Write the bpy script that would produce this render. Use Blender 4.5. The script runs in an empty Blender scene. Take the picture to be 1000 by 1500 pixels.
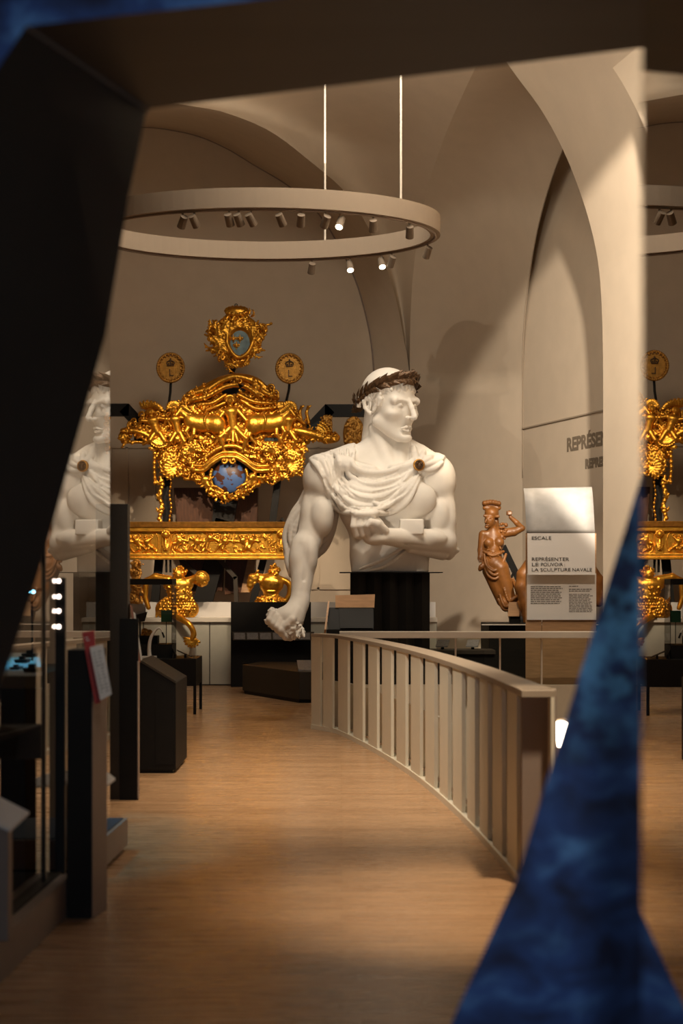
import bpy, math, random
import numpy as np
from mathutils import Vector
random.seed(7)
rng = np.random.default_rng(11)
F = 50.0 / 36.0 * 1500.0      # focal length in pixels
CX, CY, EYE = 500.0, 852.0, 1.7
scene = bpy.context.scene
COL = scene.collection
PI = math.pi


def at(px, py, Y):
    return ((px - CX) / F * Y, Y, EYE + (CY - py) / F * Y)


# ------------------------------------------------------------------ materials
def new_mat(name):
    m = bpy.data.materials.new(name)
    m.use_nodes = True
    nt = m.node_tree
    return m, nt, nt.nodes['Principled BSDF']


def pbr(name, col, rough=0.5, metal=0.0, spec=0.5, var=0.0, scale=8.0, bump=0.0, bscale=40.0, stretch=(1, 1, 1), coat=0.0):
    m, nt, b = new_mat(name)
    b.inputs['Base Color'].default_value = (*col, 1)
    b.inputs['Roughness'].default_value = rough
    b.inputs['Metallic'].default_value = metal
    b.inputs['Specular IOR Level'].default_value = spec
    b.inputs['Coat Weight'].default_value = coat
    tc = nt.nodes.new('ShaderNodeTexCoord')
    mp = nt.nodes.new('ShaderNodeMapping')
    mp.inputs['Scale'].default_value = stretch
    nt.links.new(tc.outputs['Object'], mp.inputs['Vector'])
    if var > 0:
        n = nt.nodes.new('ShaderNodeTexNoise')
        n.inputs['Scale'].default_value = scale
        n.inputs['Detail'].default_value = 6
        nt.links.new(mp.outputs['Vector'], n.inputs['Vector'])
        r = nt.nodes.new('ShaderNodeValToRGB')
        r.color_ramp.elements[0].position = 0.3
        r.color_ramp.elements[1].position = 0.7
        r.color_ramp.elements[0].color = (*[c * (1 - var) for c in col], 1)
        r.color_ramp.elements[1].color = (*[min(1, c * (1 + var)) for c in col], 1)
        nt.links.new(n.outputs['Fac'], r.inputs['Fac'])
        nt.links.new(r.outputs['Color'], b.inputs['Base Color'])
    if bump > 0:
        n2 = nt.nodes.new('ShaderNodeTexNoise')
        n2.inputs['Scale'].default_value = bscale
        n2.inputs['Detail'].default_value = 4
        nt.links.new(mp.outputs['Vector'], n2.inputs['Vector'])
        bp = nt.nodes.new('ShaderNodeBump')
        bp.inputs['Strength'].default_value = bump
        bp.inputs['Distance'].default_value = 0.02
        nt.links.new(n2.outputs['Fac'], bp.inputs['Height'])
        nt.links.new(bp.outputs['Normal'], b.inputs['Normal'])
    return m


def emit(name, col, strength):
    m, nt, b = new_mat(name)
    b.inputs['Base Color'].default_value = (*col, 1)
    b.inputs['Emission Color'].default_value = (*col, 1)
    b.inputs['Emission Strength'].default_value = strength
    return m


def glass(name, tint=(1, 1, 1), ior=1.5, rough=0.0, boost=1.0):
    # architectural pane: transparent with true Fresnel reflection
    m = bpy.data.materials.new(name)
    m.use_nodes = True
    nt = m.node_tree
    nt.nodes.clear()
    out = nt.nodes.new('ShaderNodeOutputMaterial')
    tr = nt.nodes.new('ShaderNodeBsdfTransparent')
    tr.inputs['Color'].default_value = (*tint, 1)
    gl = nt.nodes.new('ShaderNodeBsdfGlossy')
    gl.inputs['Roughness'].default_value = rough
    fr = nt.nodes.new('ShaderNodeFresnel')
    fr.inputs['IOR'].default_value = ior
    mu = nt.nodes.new('ShaderNodeMath')
    mu.operation = 'MULTIPLY'
    mu.use_clamp = True
    mu.inputs[1].default_value = boost
    mix = nt.nodes.new('ShaderNodeMixShader')
    nt.links.new(fr.outputs['Fac'], mu.inputs[0])
    nt.links.new(mu.outputs[0], mix.inputs['Fac'])
    nt.links.new(tr.outputs['BSDF'], mix.inputs[1])
    nt.links.new(gl.outputs['BSDF'], mix.inputs[2])
    nt.links.new(mix.outputs['Shader'], out.inputs['Surface'])
    return m


def floor_mat():
    m, nt, b = new_mat('oak_floor')
    tc = nt.nodes.new('ShaderNodeTexCoord')
    mp = nt.nodes.new('ShaderNodeMapping')
    nt.links.new(tc.outputs['Object'], mp.inputs['Vector'])
    br = nt.nodes.new('ShaderNodeTexBrick')
    br.inputs['Scale'].default_value = 1.0
    br.inputs['Brick Width'].default_value = 1.6
    br.inputs['Row Height'].default_value = 0.11
    br.inputs['Mortar Size'].default_value = 0.0015
    br.inputs['Color1'].default_value = (0.45, 0.275, 0.15, 1)
    br.inputs['Color2'].default_value = (0.37, 0.215, 0.112, 1)
    br.inputs['Mortar'].default_value = (0.20, 0.105, 0.045, 1)
    nt.links.new(mp.outputs['Vector'], br.inputs['Vector'])
    mp2 = nt.nodes.new('ShaderNodeMapping')
    mp2.inputs['Scale'].default_value = (1.2, 14, 1)
    nt.links.new(tc.outputs['Object'], mp2.inputs['Vector'])
    n = nt.nodes.new('ShaderNodeTexNoise')
    n.inputs['Scale'].default_value = 2.2
    n.inputs['Detail'].default_value = 7
    nt.links.new(mp2.outputs['Vector'], n.inputs['Vector'])
    mx = nt.nodes.new('ShaderNodeMixRGB')
    mx.blend_type = 'OVERLAY'
    mx.inputs['Fac'].default_value = 0.38
    nt.links.new(br.outputs['Color'], mx.inputs[1])
    nt.links.new(n.outputs['Fac'], mx.inputs[2])
    nt.links.new(mx.outputs['Color'], b.inputs['Base Color'])
    rr = nt.nodes.new('ShaderNodeMapRange')
    rr.inputs['To Min'].default_value = 0.20
    rr.inputs['To Max'].default_value = 0.36
    nt.links.new(n.outputs['Fac'], rr.inputs['Value'])
    nt.links.new(rr.outputs['Result'], b.inputs['Roughness'])
    bp = nt.nodes.new('ShaderNodeBump')
    bp.inputs['Strength'].default_value = 0.12
    bp.inputs['Distance'].default_value = 0.004
    nt.links.new(n.outputs['Fac'], bp.inputs['Height'])
    nt.links.new(bp.outputs['Normal'], b.inputs['Normal'])
    return m


def blue_print_mat():
    # printed sea pattern: deep navy with paler blue patches
    m, nt, b = new_mat('blue_sea_print')
    b.inputs['Roughness'].default_value = 0.55
    tc = nt.nodes.new('ShaderNodeTexCoord')
    mp = nt.nodes.new('ShaderNodeMapping')
    mp.inputs['Scale'].default_value = (1.0, 1.0, 1.5)
    mp.inputs['Rotation'].default_value = (0, 0.25, 0)
    nt.links.new(tc.outputs['Object'], mp.inputs['Vector'])
    n = nt.nodes.new('ShaderNodeTexNoise')
    n.inputs['Scale'].default_value = 5.5
    n.inputs['Detail'].default_value = 5
    n.inputs['Distortion'].default_value = 0.6
    nt.links.new(mp.outputs['Vector'], n.inputs['Vector'])
    r = nt.nodes.new('ShaderNodeValToRGB')
    e = r.color_ramp.elements
    e[0].position = 0.36
    e[0].color = (0.010, 0.020, 0.075, 1)
    e[1].position = 0.78
    e[1].color = (0.16, 0.40, 0.78, 1)
    x = e.new(0.55)
    x.color = (0.030, 0.085, 0.28, 1)
    nt.links.new(n.outputs['Fac'], r.inputs['Fac'])
    # long wave streaks
    mp3 = nt.nodes.new('ShaderNodeMapping')
    mp3.inputs['Scale'].default_value = (1.5, 1, 9)
    mp3.inputs['Rotation'].default_value = (0, -0.15, 0)
    nt.links.new(tc.outputs['Object'], mp3.inputs['Vector'])
    n3 = nt.nodes.new('ShaderNodeTexNoise')
    n3.inputs['Scale'].default_value = 1.6
    n3.inputs['Detail'].default_value = 3
    nt.links.new(mp3.outputs['Vector'], n3.inputs['Vector'])
    mx = nt.nodes.new('ShaderNodeMixRGB')
    mx.blend_type = 'OVERLAY'
    mx.inputs['Fac'].default_value = 0.6
    nt.links.new(r.outputs['Color'], mx.inputs[1])
    nt.links.new(n3.outputs['Fac'], mx.inputs[2])
    # paler blue noise patches within one height band
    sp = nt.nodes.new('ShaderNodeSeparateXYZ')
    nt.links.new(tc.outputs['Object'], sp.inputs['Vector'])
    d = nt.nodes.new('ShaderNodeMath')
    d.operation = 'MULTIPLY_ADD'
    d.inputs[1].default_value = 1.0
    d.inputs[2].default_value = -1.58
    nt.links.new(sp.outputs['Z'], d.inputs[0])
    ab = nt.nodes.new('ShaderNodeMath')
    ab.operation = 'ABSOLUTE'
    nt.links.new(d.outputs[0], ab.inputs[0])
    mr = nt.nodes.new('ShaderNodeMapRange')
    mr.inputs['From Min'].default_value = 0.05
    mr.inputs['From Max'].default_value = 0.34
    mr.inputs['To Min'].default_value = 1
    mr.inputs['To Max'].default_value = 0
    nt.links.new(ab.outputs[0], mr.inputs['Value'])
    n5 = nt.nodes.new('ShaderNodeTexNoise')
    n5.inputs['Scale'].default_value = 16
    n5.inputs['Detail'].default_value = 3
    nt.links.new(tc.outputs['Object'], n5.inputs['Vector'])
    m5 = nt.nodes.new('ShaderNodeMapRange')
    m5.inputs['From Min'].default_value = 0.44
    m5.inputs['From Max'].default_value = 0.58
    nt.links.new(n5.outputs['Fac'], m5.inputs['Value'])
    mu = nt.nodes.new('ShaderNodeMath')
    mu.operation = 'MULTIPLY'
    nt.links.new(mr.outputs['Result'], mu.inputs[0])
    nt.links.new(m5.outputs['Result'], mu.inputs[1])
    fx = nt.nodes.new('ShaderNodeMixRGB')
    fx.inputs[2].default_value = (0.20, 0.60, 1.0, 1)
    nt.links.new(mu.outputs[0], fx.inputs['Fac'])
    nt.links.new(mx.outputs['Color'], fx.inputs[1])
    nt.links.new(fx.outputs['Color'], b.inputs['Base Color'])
    return m


def globe_mat():
    m, nt, b = new_mat('painted_globe')
    tc = nt.nodes.new('ShaderNodeTexCoord')
    n = nt.nodes.new('ShaderNodeTexNoise')
    n.inputs['Scale'].default_value = 7.5
    n.inputs['Detail'].default_value = 5
    nt.links.new(tc.outputs['Object'], n.inputs['Vector'])
    r = nt.nodes.new('ShaderNodeValToRGB')
    r.color_ramp.interpolation = 'CONSTANT'
    r.color_ramp.elements[0].color = (0.075, 0.15, 0.36, 1)
    r.color_ramp.elements[1].position = 0.51
    r.color_ramp.elements[1].color = (0.085, 0.028, 0.014, 1)
    nt.links.new(n.outputs['Fac'], r.inputs['Fac'])
    nt.links.new(r.outputs['Color'], b.inputs['Base Color'])
    b.inputs['Roughness'].default_value = 0.4
    return m


M = {}
M['wall'] = pbr('wall_plaster', (0.60, 0.50, 0.39), 0.9, var=0.03, scale=3, spec=0.2)
M['seam'] = pbr('wall_seam', (0.34, 0.27, 0.20), 0.9)
M['floor'] = floor_mat()
M['plaster'] = pbr('white_plaster', (0.80, 0.755, 0.69), 0.62, var=0.05, scale=4, bump=0.05, bscale=18, spec=0.3)
M['bronze'] = pbr('bronze_leaf', (0.105, 0.055, 0.024), 0.45, metal=0.35, var=0.35, scale=20)
M['gold'] = pbr('gilded_wood', (0.74, 0.36, 0.042), 0.34, metal=0.92, var=0.22, scale=9, bump=0.25, bscale=28)
M['dullgold'] = pbr('dull_gilding', (0.50, 0.25, 0.05), 0.45, metal=0.75, var=0.25, scale=16, bump=0.3, bscale=50)
M['teal'] = pbr('dark_teal_paint', (0.010, 0.020, 0.022), 0.6)
M['shield'] = pbr('worn_blue_shield', (0.20, 0.30, 0.33), 0.5, var=0.4, scale=9)
M['globe'] = globe_mat()
M['steel'] = pbr('black_steel', (0.008, 0.007, 0.006), 0.5, spec=0.25)
M['black'] = pbr('black_lacquer', (0.007, 0.006, 0.005), 0.55, var=0.1, spec=0.2)
M['charcoal'] = pbr('charcoal_panel', (0.040, 0.031, 0.023), 0.6, var=0.06, spec=0.25)
M['taupe'] = pbr('taupe_panel', (0.26, 0.20, 0.165), 0.6, var=0.04)
M['greybrown'] = pbr('grey_brown_reveal', (0.036, 0.028, 0.022), 0.5, var=0.08, scale=3)
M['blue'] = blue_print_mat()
M['cream'] = pbr('cream_lacquer', (0.72, 0.67, 0.55), 0.45, var=0.02)
M['counter'] = pbr('pale_counter_front', (0.47, 0.455, 0.38), 0.4, var=0.03)
M['upstand'] = pbr('pale_upstand', (0.56, 0.53, 0.50), 0.6)
M['white'] = pbr('white_board', (0.78, 0.74, 0.70), 0.6)
M['offwhite'] = pbr('offwhite_top', (0.70, 0.64, 0.55), 0.45)
M['silver'] = pbr('brushed_silver', (0.47, 0.455, 0.44), 0.6, metal=0.1, var=0.10, scale=9)
M['ink'] = pbr('grey_ink', (0.035, 0.03, 0.028), 0.7)
M['wallink'] = pbr('taupe_wall_ink', (0.20, 0.155, 0.11), 0.8)
M['red'] = pbr('red_board', (0.42, 0.035, 0.03), 0.5)
M['pink'] = pbr('terracotta_board', (0.36, 0.15, 0.09), 0.55)
M['lightwood'] = pbr('pale_wood', (0.47, 0.27, 0.135), 0.5, var=0.15, scale=5, stretch=(1, 1, 8))
M['carved'] = pbr('varnished_carved_wood', (0.215, 0.082, 0.018), 0.42, var=0.35, scale=6, bump=0.15, bscale=25, coat=0.2)
M['darkwood'] = pbr('dark_hull_wood', (0.10, 0.04, 0.018), 0.5, var=0.3, scale=5, stretch=(6, 6, 1))
M['glass'] = glass('case_glass', (0.97, 0.98, 0.97), 1.5, boost=1.35)
M['greenglass'] = glass('rail_glass', (0.86, 0.92, 0.88), 1.5, boost=1.2)
M['green'] = pbr('green_card', (0.03, 0.22, 0.075), 0.5)
M['taupecap'] = pbr('taupe_top_rail', (0.36, 0.29, 0.22), 0.35)
M['inkpale'] = pbr('pale_grey_ink', (0.20, 0.18, 0.17), 0.7)
M['card'] = pbr('grey_caption_card', (0.16, 0.15, 0.15), 0.5, var=0.25, scale=30)
M['charcoal2'] = pbr('dark_brown_grey', (0.030, 0.023, 0.016), 0.5, spec=0.25)
M['screen'] = pbr('dark_blue_screen', (0.010, 0.011, 0.015), 0.35, spec=0.1)
M['glass2'] = glass('showcase_glass', (0.93, 0.95, 0.95), 1.5, boost=1.9)
M['frost'] = pbr('frosted_white', (0.62, 0.58, 0.52), 0.4)
M['cyanbase'] = pbr('pale_display_base', (0.55, 0.62, 0.63), 0.6)
M['navy'] = pbr('dark_navy_fabric', (0.02, 0.035, 0.06), 0.8)
M['lamp'] = emit('lit_lamp_face', (1.0, 0.86, 0.66), 22)
M['spotlit'] = emit('lit_spot_lens', (1.0, 0.85, 0.62), 9)
M['led'] = emit('lit_led', (1.0, 0.80, 0.66), 7)
M['cyanled'] = emit('lit_cyan_led', (0.25, 0.75, 1.0), 14)
M['fixture'] = pbr('beige_metal_fixture', (0.20, 0.155, 0.115), 0.6, spec=0.2)
M['ring'] = pbr('beige_painted_metal', (0.34, 0.27, 0.205), 0.8, spec=0.2)


# ------------------------------------------------------------------ mesh builder
class MB:
    def __init__(self):
        self.v, self.f = [], []

    def quad(self, *pts):
        n = len(self.v)
        self.v += [tuple(p) for p in pts]
        self.f.append(tuple(range(n, n + len(pts))))
        return self

    def box(self, x0, x1, y0, y1, z0, z1):
        n = len(self.v)
        self.v += [(x, y, z) for z in (z0, z1) for y in (y0, y1) for x in (x0, x1)]
        self.f += [tuple(n + i for i in q) for q in ((0, 2, 3, 1), (4, 5, 7, 6), (0, 1, 5, 4), (2, 6, 7, 3), (0, 4, 6, 2), (1, 3, 7, 5))]
        return self

    def prism(self, bot, top):
        # bottom ring and top ring with the same vertex count
        n, k = len(self.v), len(bot)
        self.v += [tuple(p) for p in bot] + [tuple(p) for p in top]
        self.f.append(tuple(n + i for i in reversed(range(k))))
        self.f.append(tuple(n + k + i for i in range(k)))
        for i in range(k):
            j = (i + 1) % k
            self.f.append((n + i, n + j, n + k + j, n + k + i))
        return self

    def extrude(self, ring, d):
        return self.prism(ring, [(p[0] + d[0], p[1] + d[1], p[2] + d[2]) for p in ring])

    def bar(self, a, b, w, d, up=(0, 1, 0)):
        a, b = Vector(a), Vector(b)
        t = (b - a).normalized()
        u = Vector(up)
        s = t.cross(u).normalized() * (w / 2)
        u = t.cross(s).normalized() * (d / 2)
        r = lambda p: [p - s - u, p + s - u, p + s + u, p - s + u]
        return self.prism(r(a), r(b))

    def tube(self, pts, rad, seg=10, closed=False):
        pts = [Vector(p) for p in pts]
        if not hasattr(rad, '__len__'):
            rad = [rad] * len(pts)
        n0 = len(self.v)
        k = len(pts)
        prev = None
        for i, p in enumerate(pts):
            a = pts[(i - 1) % k] if (i > 0 or closed) else p
            b = pts[(i + 1) % k] if (i < k - 1 or closed) else p
            t = (b - a).normalized()
            if prev is None:
                prev = t.orthogonal().normalized()
            s = (prev - t * prev.dot(t)).normalized()
            prev = s
            q = t.cross(s)
            for j in range(seg):
                an = 2 * PI * j / seg
                self.v.append(tuple(p + (s * math.cos(an) + q * math.sin(an)) * rad[i]))
        for i in range(k if closed else k - 1):
            i2 = (i + 1) % k
            for j in range(seg):
                j2 = (j + 1) % seg
                self.f.append((n0 + i * seg + j, n0 + i * seg + j2, n0 + i2 * seg + j2, n0 + i2 * seg + j))
        if not closed:
            self.f.append(tuple(n0 + j for j in reversed(range(seg))))
            self.f.append(tuple(n0 + (k - 1) * seg + j for j in range(seg)))
        return self

    def cyl(self, a, b, r0, r1=None, seg=20):
        return self.tube([a, b], [r0, r0 if r1 is None else r1], seg)

    def disc(self, c, r, nrm, th, seg=40):
        c, nrm = Vector(c), Vector(nrm).normalized()
        return self.cyl(c - nrm * th / 2, c + nrm * th / 2, r, r, seg)

    def grid(self, rows):
        n0, w = len(self.v), len(rows[0])
        for r in rows:
            self.v += [tuple(p) for p in r]
        for i in range(len(rows) - 1):
            for j in range(w - 1):
                a = n0 + i * w + j
                self.f.append((a, a + 1, a + w + 1, a + w))
        return self

    def sphere(self, c, r, seg=16, rings=10, sq=(1, 1, 1)):
        rows = []
        for i in range(rings + 1):
            th = PI * i / rings
            rows.append([(c[0] + sq[0] * r * math.sin(th) * math.cos(2 * PI * j / seg), c[1] + sq[1] * r * math.sin(th) * math.sin(2 * PI * j / seg), c[2] + sq[2] * r * math.cos(th)) for j in range(seg + 1)])
        return self.grid(rows)


ORG = {}


def thing(name, label, cat, loc=(0, 0, 0), group=None):
    o = bpy.data.objects.new(name, None)
    o.empty_display_size = 0.1
    COL.objects.link(o)
    o.location = loc
    ORG[o.name] = Vector(loc)
    o['label'] = label
    o['category'] = cat
    if group:
        o['group'] = group
    return o


def obj(name, mb, mat, parent=None, smooth=False, label=None, cat=None, group=None, kind=None, bevel=0.0, loc=None):
    org = ORG[parent.name] if parent is not None else Vector(loc or (0, 0, 0))
    me = bpy.data.meshes.new(name)
    if isinstance(mb, tuple):
        V, Q = mb
        V = np.asarray(V, np.float64) - np.array(org)
        me.vertices.add(len(V))
        me.vertices.foreach_set('co', V.astype(np.float32).ravel())
        me.loops.add(Q.size)
        me.loops.foreach_set('vertex_index', Q.astype(np.int32).ravel())
        me.polygons.add(len(Q))
        me.polygons.foreach_set('loop_start', (np.arange(len(Q)) * 4).astype(np.int32))
        me.polygons.foreach_set('loop_total', np.full(len(Q), 4, np.int32))
        me.update(calc_edges=True)
        me.validate()
    else:
        me.from_pydata([tuple(Vector(p) - org) for p in mb.v], [], mb.f)
    if smooth:
        me.polygons.foreach_set('use_smooth', [True] * len(me.polygons))
    me.materials.append(mat)
    o = bpy.data.objects.new(name, me)
    COL.objects.link(o)
    ORG[o.name] = org
    if parent is not None:
        o.parent = parent
    else:
        o.location = org
    if bevel > 0:
        b = o.modifiers.new('bevel', 'BEVEL')
        b.width = bevel
        b.segments = 2
        b.limit_method = 'ANGLE'
    if label:
        o['label'] = label
    if cat:
        o['category'] = cat
    if group:
        o['group'] = group
    if kind:
        o['kind'] = kind
    return o


def dup(root, loc, label=None, group=None):
    r = root.copy()
    COL.objects.link(r)
    r.location = loc
    if label:
        r['label'] = label
    if group:
        r['group'] = group
    for ch in list(root.children):
        c = ch.copy()
        COL.objects.link(c)
        c.parent = r
        for g in ch.children:
            d = g.copy()
            COL.objects.link(d)
            d.parent = c
    return r


def text(name, body, size, loc, mat, parent=None, rotz=0.0, align='LEFT', sx=1.0, spacing=1.0, depth=0.001, bold=0.0):
    cu = bpy.data.curves.new(name, 'FONT')
    cu.body = body
    cu.size = size
    cu.extrude = depth
    cu.align_x = align
    cu.space_line = spacing
    cu.offset = bold
    to = bpy.data.objects.new(name + '_tmp', cu)
    COL.objects.link(to)
    dg = bpy.context.evaluated_depsgraph_get()
    me = bpy.data.meshes.new_from_object(to.evaluated_get(dg))
    bpy.data.objects.remove(to)
    me.materials.clear()
    me.materials.append(mat)
    o = bpy.data.objects.new(name, me)
    COL.objects.link(o)
    org = ORG[parent.name] if parent is not None else Vector((0, 0, 0))
    o.rotation_euler = (PI / 2, 0, rotz)
    o.scale = (sx, 1, 1)
    o.location = Vector(loc) - org
    if parent is not None:
        o.parent = parent
    ORG[o.name] = org
    return o


# ------------------------------------------------------------------ sculpting with a distance field
class SDF:
    def __init__(self, lo, hi, h):
        self.lo = np.array(lo, np.float32)
        self.h = h
        n = np.ceil((np.array(hi) - np.array(lo)) / h).astype(int) + 1
        self.d = np.full(n, 30.0, np.float32)
        self.ax = [(self.lo[i] + h * np.arange(n[i])).astype(np.float32) for i in range(3)]

    def _reg(self, mn, mx):
        sl = []
        for i in range(3):
            a = int(np.floor((mn[i] - self.lo[i]) / self.h))
            b = int(np.ceil((mx[i] - self.lo[i]) / self.h)) + 1
            a, b = max(a, 0), min(b, self.d.shape[i])
            if a >= b:
                return None, None
            sl.append(slice(a, b))
        x = self.ax[0][sl[0]][:, None, None]
        y = self.ax[1][sl[1]][None, :, None]
        z = self.ax[2][sl[2]][None, None, :]
        return tuple(sl), (x, y, z)

    def _mix(self, sl, q, k, op):
        a = self.d[sl]
        if op == '+':
            if k <= 0:
                self.d[sl] = np.minimum(a, q)
            else:
                h = np.clip(0.5 + 0.5 * (q - a) / k, 0, 1)
                self.d[sl] = q + (a - q) * h - k * h * (1 - h)
        else:
            q = -q
            if k <= 0:
                self.d[sl] = np.maximum(a, q)
            else:
                h = np.clip(0.5 - 0.5 * (q - a) / k, 0, 1)
                self.d[sl] = q + (a - q) * h + k * h * (1 - h)

    def cap(self, a, b, ra, rb=None, k=2.0, op='+'):
        rb = ra if rb is None else rb
        a, b = np.array(a, np.float32), np.array(b, np.float32)
        m = max(ra, rb) + k + 2 * self.h
        sl, p = self._reg(np.minimum(a, b) - m, np.maximum(a, b) + m)
        if sl is None:
            return
        ba = b - a
        L = float(ba @ ba) + 1e-9
        x, y, z = p[0] - a[0], p[1] - a[1], p[2] - a[2]
        t = np.clip((x * ba[0] + y * ba[1] + z * ba[2]) / L, 0, 1)
        q = np.sqrt((x - t * ba[0]) ** 2 + (y - t * ba[1]) ** 2 + (z - t * ba[2]) ** 2) - (ra + (rb - ra) * t)
        self._mix(sl, q, k, op)

    def ell(self, c, r, k=2.0, R=None, op='+'):
        c, r = np.array(c, np.float32), np.array(r, np.float32)
        m = (r if R is None else np.full(3, r.max())) + k + 2 * self.h
        sl, p = self._reg(c - m, c + m)
        if sl is None:
            return
        x, y, z = p[0] - c[0], p[1] - c[1], p[2] - c[2]
        if R is not None:
            x, y, z = (R[0][0] * x + R[1][0] * y + R[2][0] * z, R[0][1] * x + R[1][1] * y + R[2][1] * z, R[0][2] * x + R[1][2] * y + R[2][2] * z)
        k0 = np.sqrt((x / r[0]) ** 2 + (y / r[1]) ** 2 + (z / r[2]) ** 2)
        k1 = np.sqrt((x / r[0] ** 2) ** 2 + (y / r[1] ** 2) ** 2 + (z / r[2] ** 2) ** 2) + 1e-6
        self._mix(sl, k0 * (k0 - 1) / k1, k, op)

    def box(self, c, half, k=1.0, rnd=1.0, op='+'):
        c, half = np.array(c, np.float32), np.array(half, np.float32)
        m = half + k + rnd + 2 * self.h
        sl, p = self._reg(c - m, c + m)
        if sl is None:
            return
        q = [np.abs(p[i] - c[i]) - (half[i] - rnd) for i in range(3)]
        o = np.sqrt(np.maximum(q[0], 0) ** 2 + np.maximum(q[1], 0) ** 2 + np.maximum(q[2], 0) ** 2)
        i = np.minimum(np.maximum(q[0], np.maximum(q[1], q[2])), 0)
        self._mix(sl, o + i - rnd, k, op)

    def chain(self, pts, rads, k=2.0, op='+'):
        if not hasattr(rads, '__len__'):
            rads = [rads] * len(pts)
        for i in range(len(pts) - 1):
            self.cap(pts[i], pts[i + 1], rads[i], rads[i + 1], k, op)

    def front(self, u, v):
        i = min(max(int(round((u - self.lo[0]) / self.h)), 0), self.d.shape[0] - 1)
        j = min(max(int(round((v - self.lo[1]) / self.h)), 0), self.d.shape[1] - 1)
        col = np.nonzero(self.d[i, j] < 0)[0]
        return None if len(col) == 0 else float(self.ax[2][col[-1]])

    def noise(self, amp, freq, seed=0):
        # a lattice of sines, cheap wood-chisel / plaster unevenness
        r = np.random.default_rng(seed)
        x, y, z = self.ax[0][:, None, None], self.ax[1][None, :, None], self.ax[2][None, None, :]
        tot = np.zeros_like(self.d)
        for _ in range(5):
            w = r.normal(size=3) * freq
            ph = r.uniform(0, 6.28)
            tot += np.sin(w[0] * x + w[1] * y + w[2] * z + ph).astype(np.float32)
        self.d += amp * tot / 2.2

    def mesh(self):
        d = self.d
        # keep the border outside
        d[0], d[-1] = 1, 1
        d[:, 0], d[:, -1] = 1, 1
        d[:, :, 0], d[:, :, -1] = 1, 1
        s = d < 0
        c = s[:-1, :-1, :-1].astype(np.int8)
        tot = np.zeros_like(c)
        for i in (0, 1):
            for j in (0, 1):
                for k in (0, 1):
                    tot += s[i:s.shape[0] - 1 + i, j:s.shape[1] - 1 + j, k:s.shape[2] - 1 + k]
        act = (tot > 0) & (tot < 8)
        I = np.argwhere(act)
        idx = np.full(act.shape, -1, np.int32)
        idx[act] = np.arange(len(I))
        val = {}
        for i in (0, 1):
            for j in (0, 1):
                for k in (0, 1):
                    val[i, j, k] = d[I[:, 0] + i, I[:, 1] + j, I[:, 2] + k]
        P = np.zeros((len(I), 3))
        N = np.zeros(len(I))
        cs = list(val)
        for a in cs:
            for ax in range(3):
                if a[ax] == 0:
                    b = tuple(1 if q == ax else a[q] for q in range(3))
                    va, vb = val[a], val[b]
                    mk = (va < 0) != (vb < 0)
                    t = np.where(mk, va / np.where(mk, va - vb, 1), 0)
                    pos = np.tile(np.array(a, float), (len(I), 1))
                    pos[:, ax] += t
                    P[mk] += pos[mk]
                    N[mk] += 1
        V = (P / N[:, None] + I) * self.h + self.lo
        quads = []
        for ax in range(3):
            o1, o2 = (ax + 1) % 3, (ax + 2) % 3
            sa = np.take(s, range(0, s.shape[ax] - 1), axis=ax)
            sb = np.take(s, range(1, s.shape[ax]), axis=ax)
            E = np.argwhere(sa != sb)
            E = E[(E[:, o1] > 0) & (E[:, o2] > 0) & (E[:, o1] < s.shape[o1] - 1) & (E[:, o2] < s.shape[o2] - 1)]
            def cell(d1, d2):
                q = E.copy()
                q[:, o1] -= d1
                q[:, o2] -= d2
                return idx[q[:, 0], q[:, 1], q[:, 2]]
            Q = np.stack([cell(1, 1), cell(0, 1), cell(0, 0), cell(1, 0)], 1)
            fl = sa[E[:, 0], E[:, 1], E[:, 2]]
            Q[~fl] = Q[~fl][:, ::-1]
            quads.append(Q)
        Q = np.concatenate(quads)
        Q = Q[(Q >= 0).all(1)]
        return V, Q

    def world(self, Y0):
        # sculpting space (u right, v down, w towards the viewer) in units of 1/s metres
        V, Q = self.mesh()
        s = F / Y0
        W = np.stack([(V[:, 0] - CX) / s, Y0 - V[:, 2] / s, EYE + (CY - V[:, 1]) / s], 1)
        return W, Q[:, ::-1]


def catmull(pts, n=8):
    pts = [np.array(p, float) for p in pts]
    P = [2 * pts[0] - pts[1]] + pts + [2 * pts[-1] - pts[-2]]
    out = []
    for i in range(1, len(P) - 2):
        for j in range(n):
            t = j / n
            a, b, c, d = P[i - 1], P[i], P[i + 1], P[i + 2]
            out.append(0.5 * (2 * b + (c - a) * t + (2 * a - 5 * b + 4 * c - d) * t * t + (3 * b - a - 3 * c + d) * t ** 3))
    out.append(pts[-1])
    return out


def inpoly(X, Yv, poly):
    ins = np.zeros(np.broadcast(X, Yv).shape, bool)
    n = len(poly)
    for i in range(n):
        x1, y1 = poly[i]
        x2, y2 = poly[(i + 1) % n]
        c = ((y1 > Yv) != (y2 > Yv)) & (X < (x2 - x1) * (Yv - y1) / ((y2 - y1) or 1e-9) + x1)
        ins ^= c
    return ins


# ================================================================== the setting
def struct(name, mb, mat, label=None, smooth=False):
    return obj(name, mb, mat, smooth=smooth, kind='structure', label=label)


struct('floor', MB().box(-9, 12, -2.5, 27, -0.2, 0), M['floor'])

YB = 26.0
# lunette wall at the back, cut by its arch
L1 = [(-700, 860), (-330, 860), (-325, 640), (-280, 470), (-200, 350), (-80, 250), (60, 200), (150, 186), (215, 186), (250, 190), (290, 199), (330, 216), (370, 240), (420, 270), (455, 300), (478, 328), (495, 357), (510, 386), (525, 422), (540, 480), (547, 535), (549, 620)]
mb = MB()
mb.quad(at(-900, 1010, YB), at(600, 1010, YB), at(600, -700, YB), at(-900, -700, YB))
struct('wall_back', mb, M['wall'])
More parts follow.
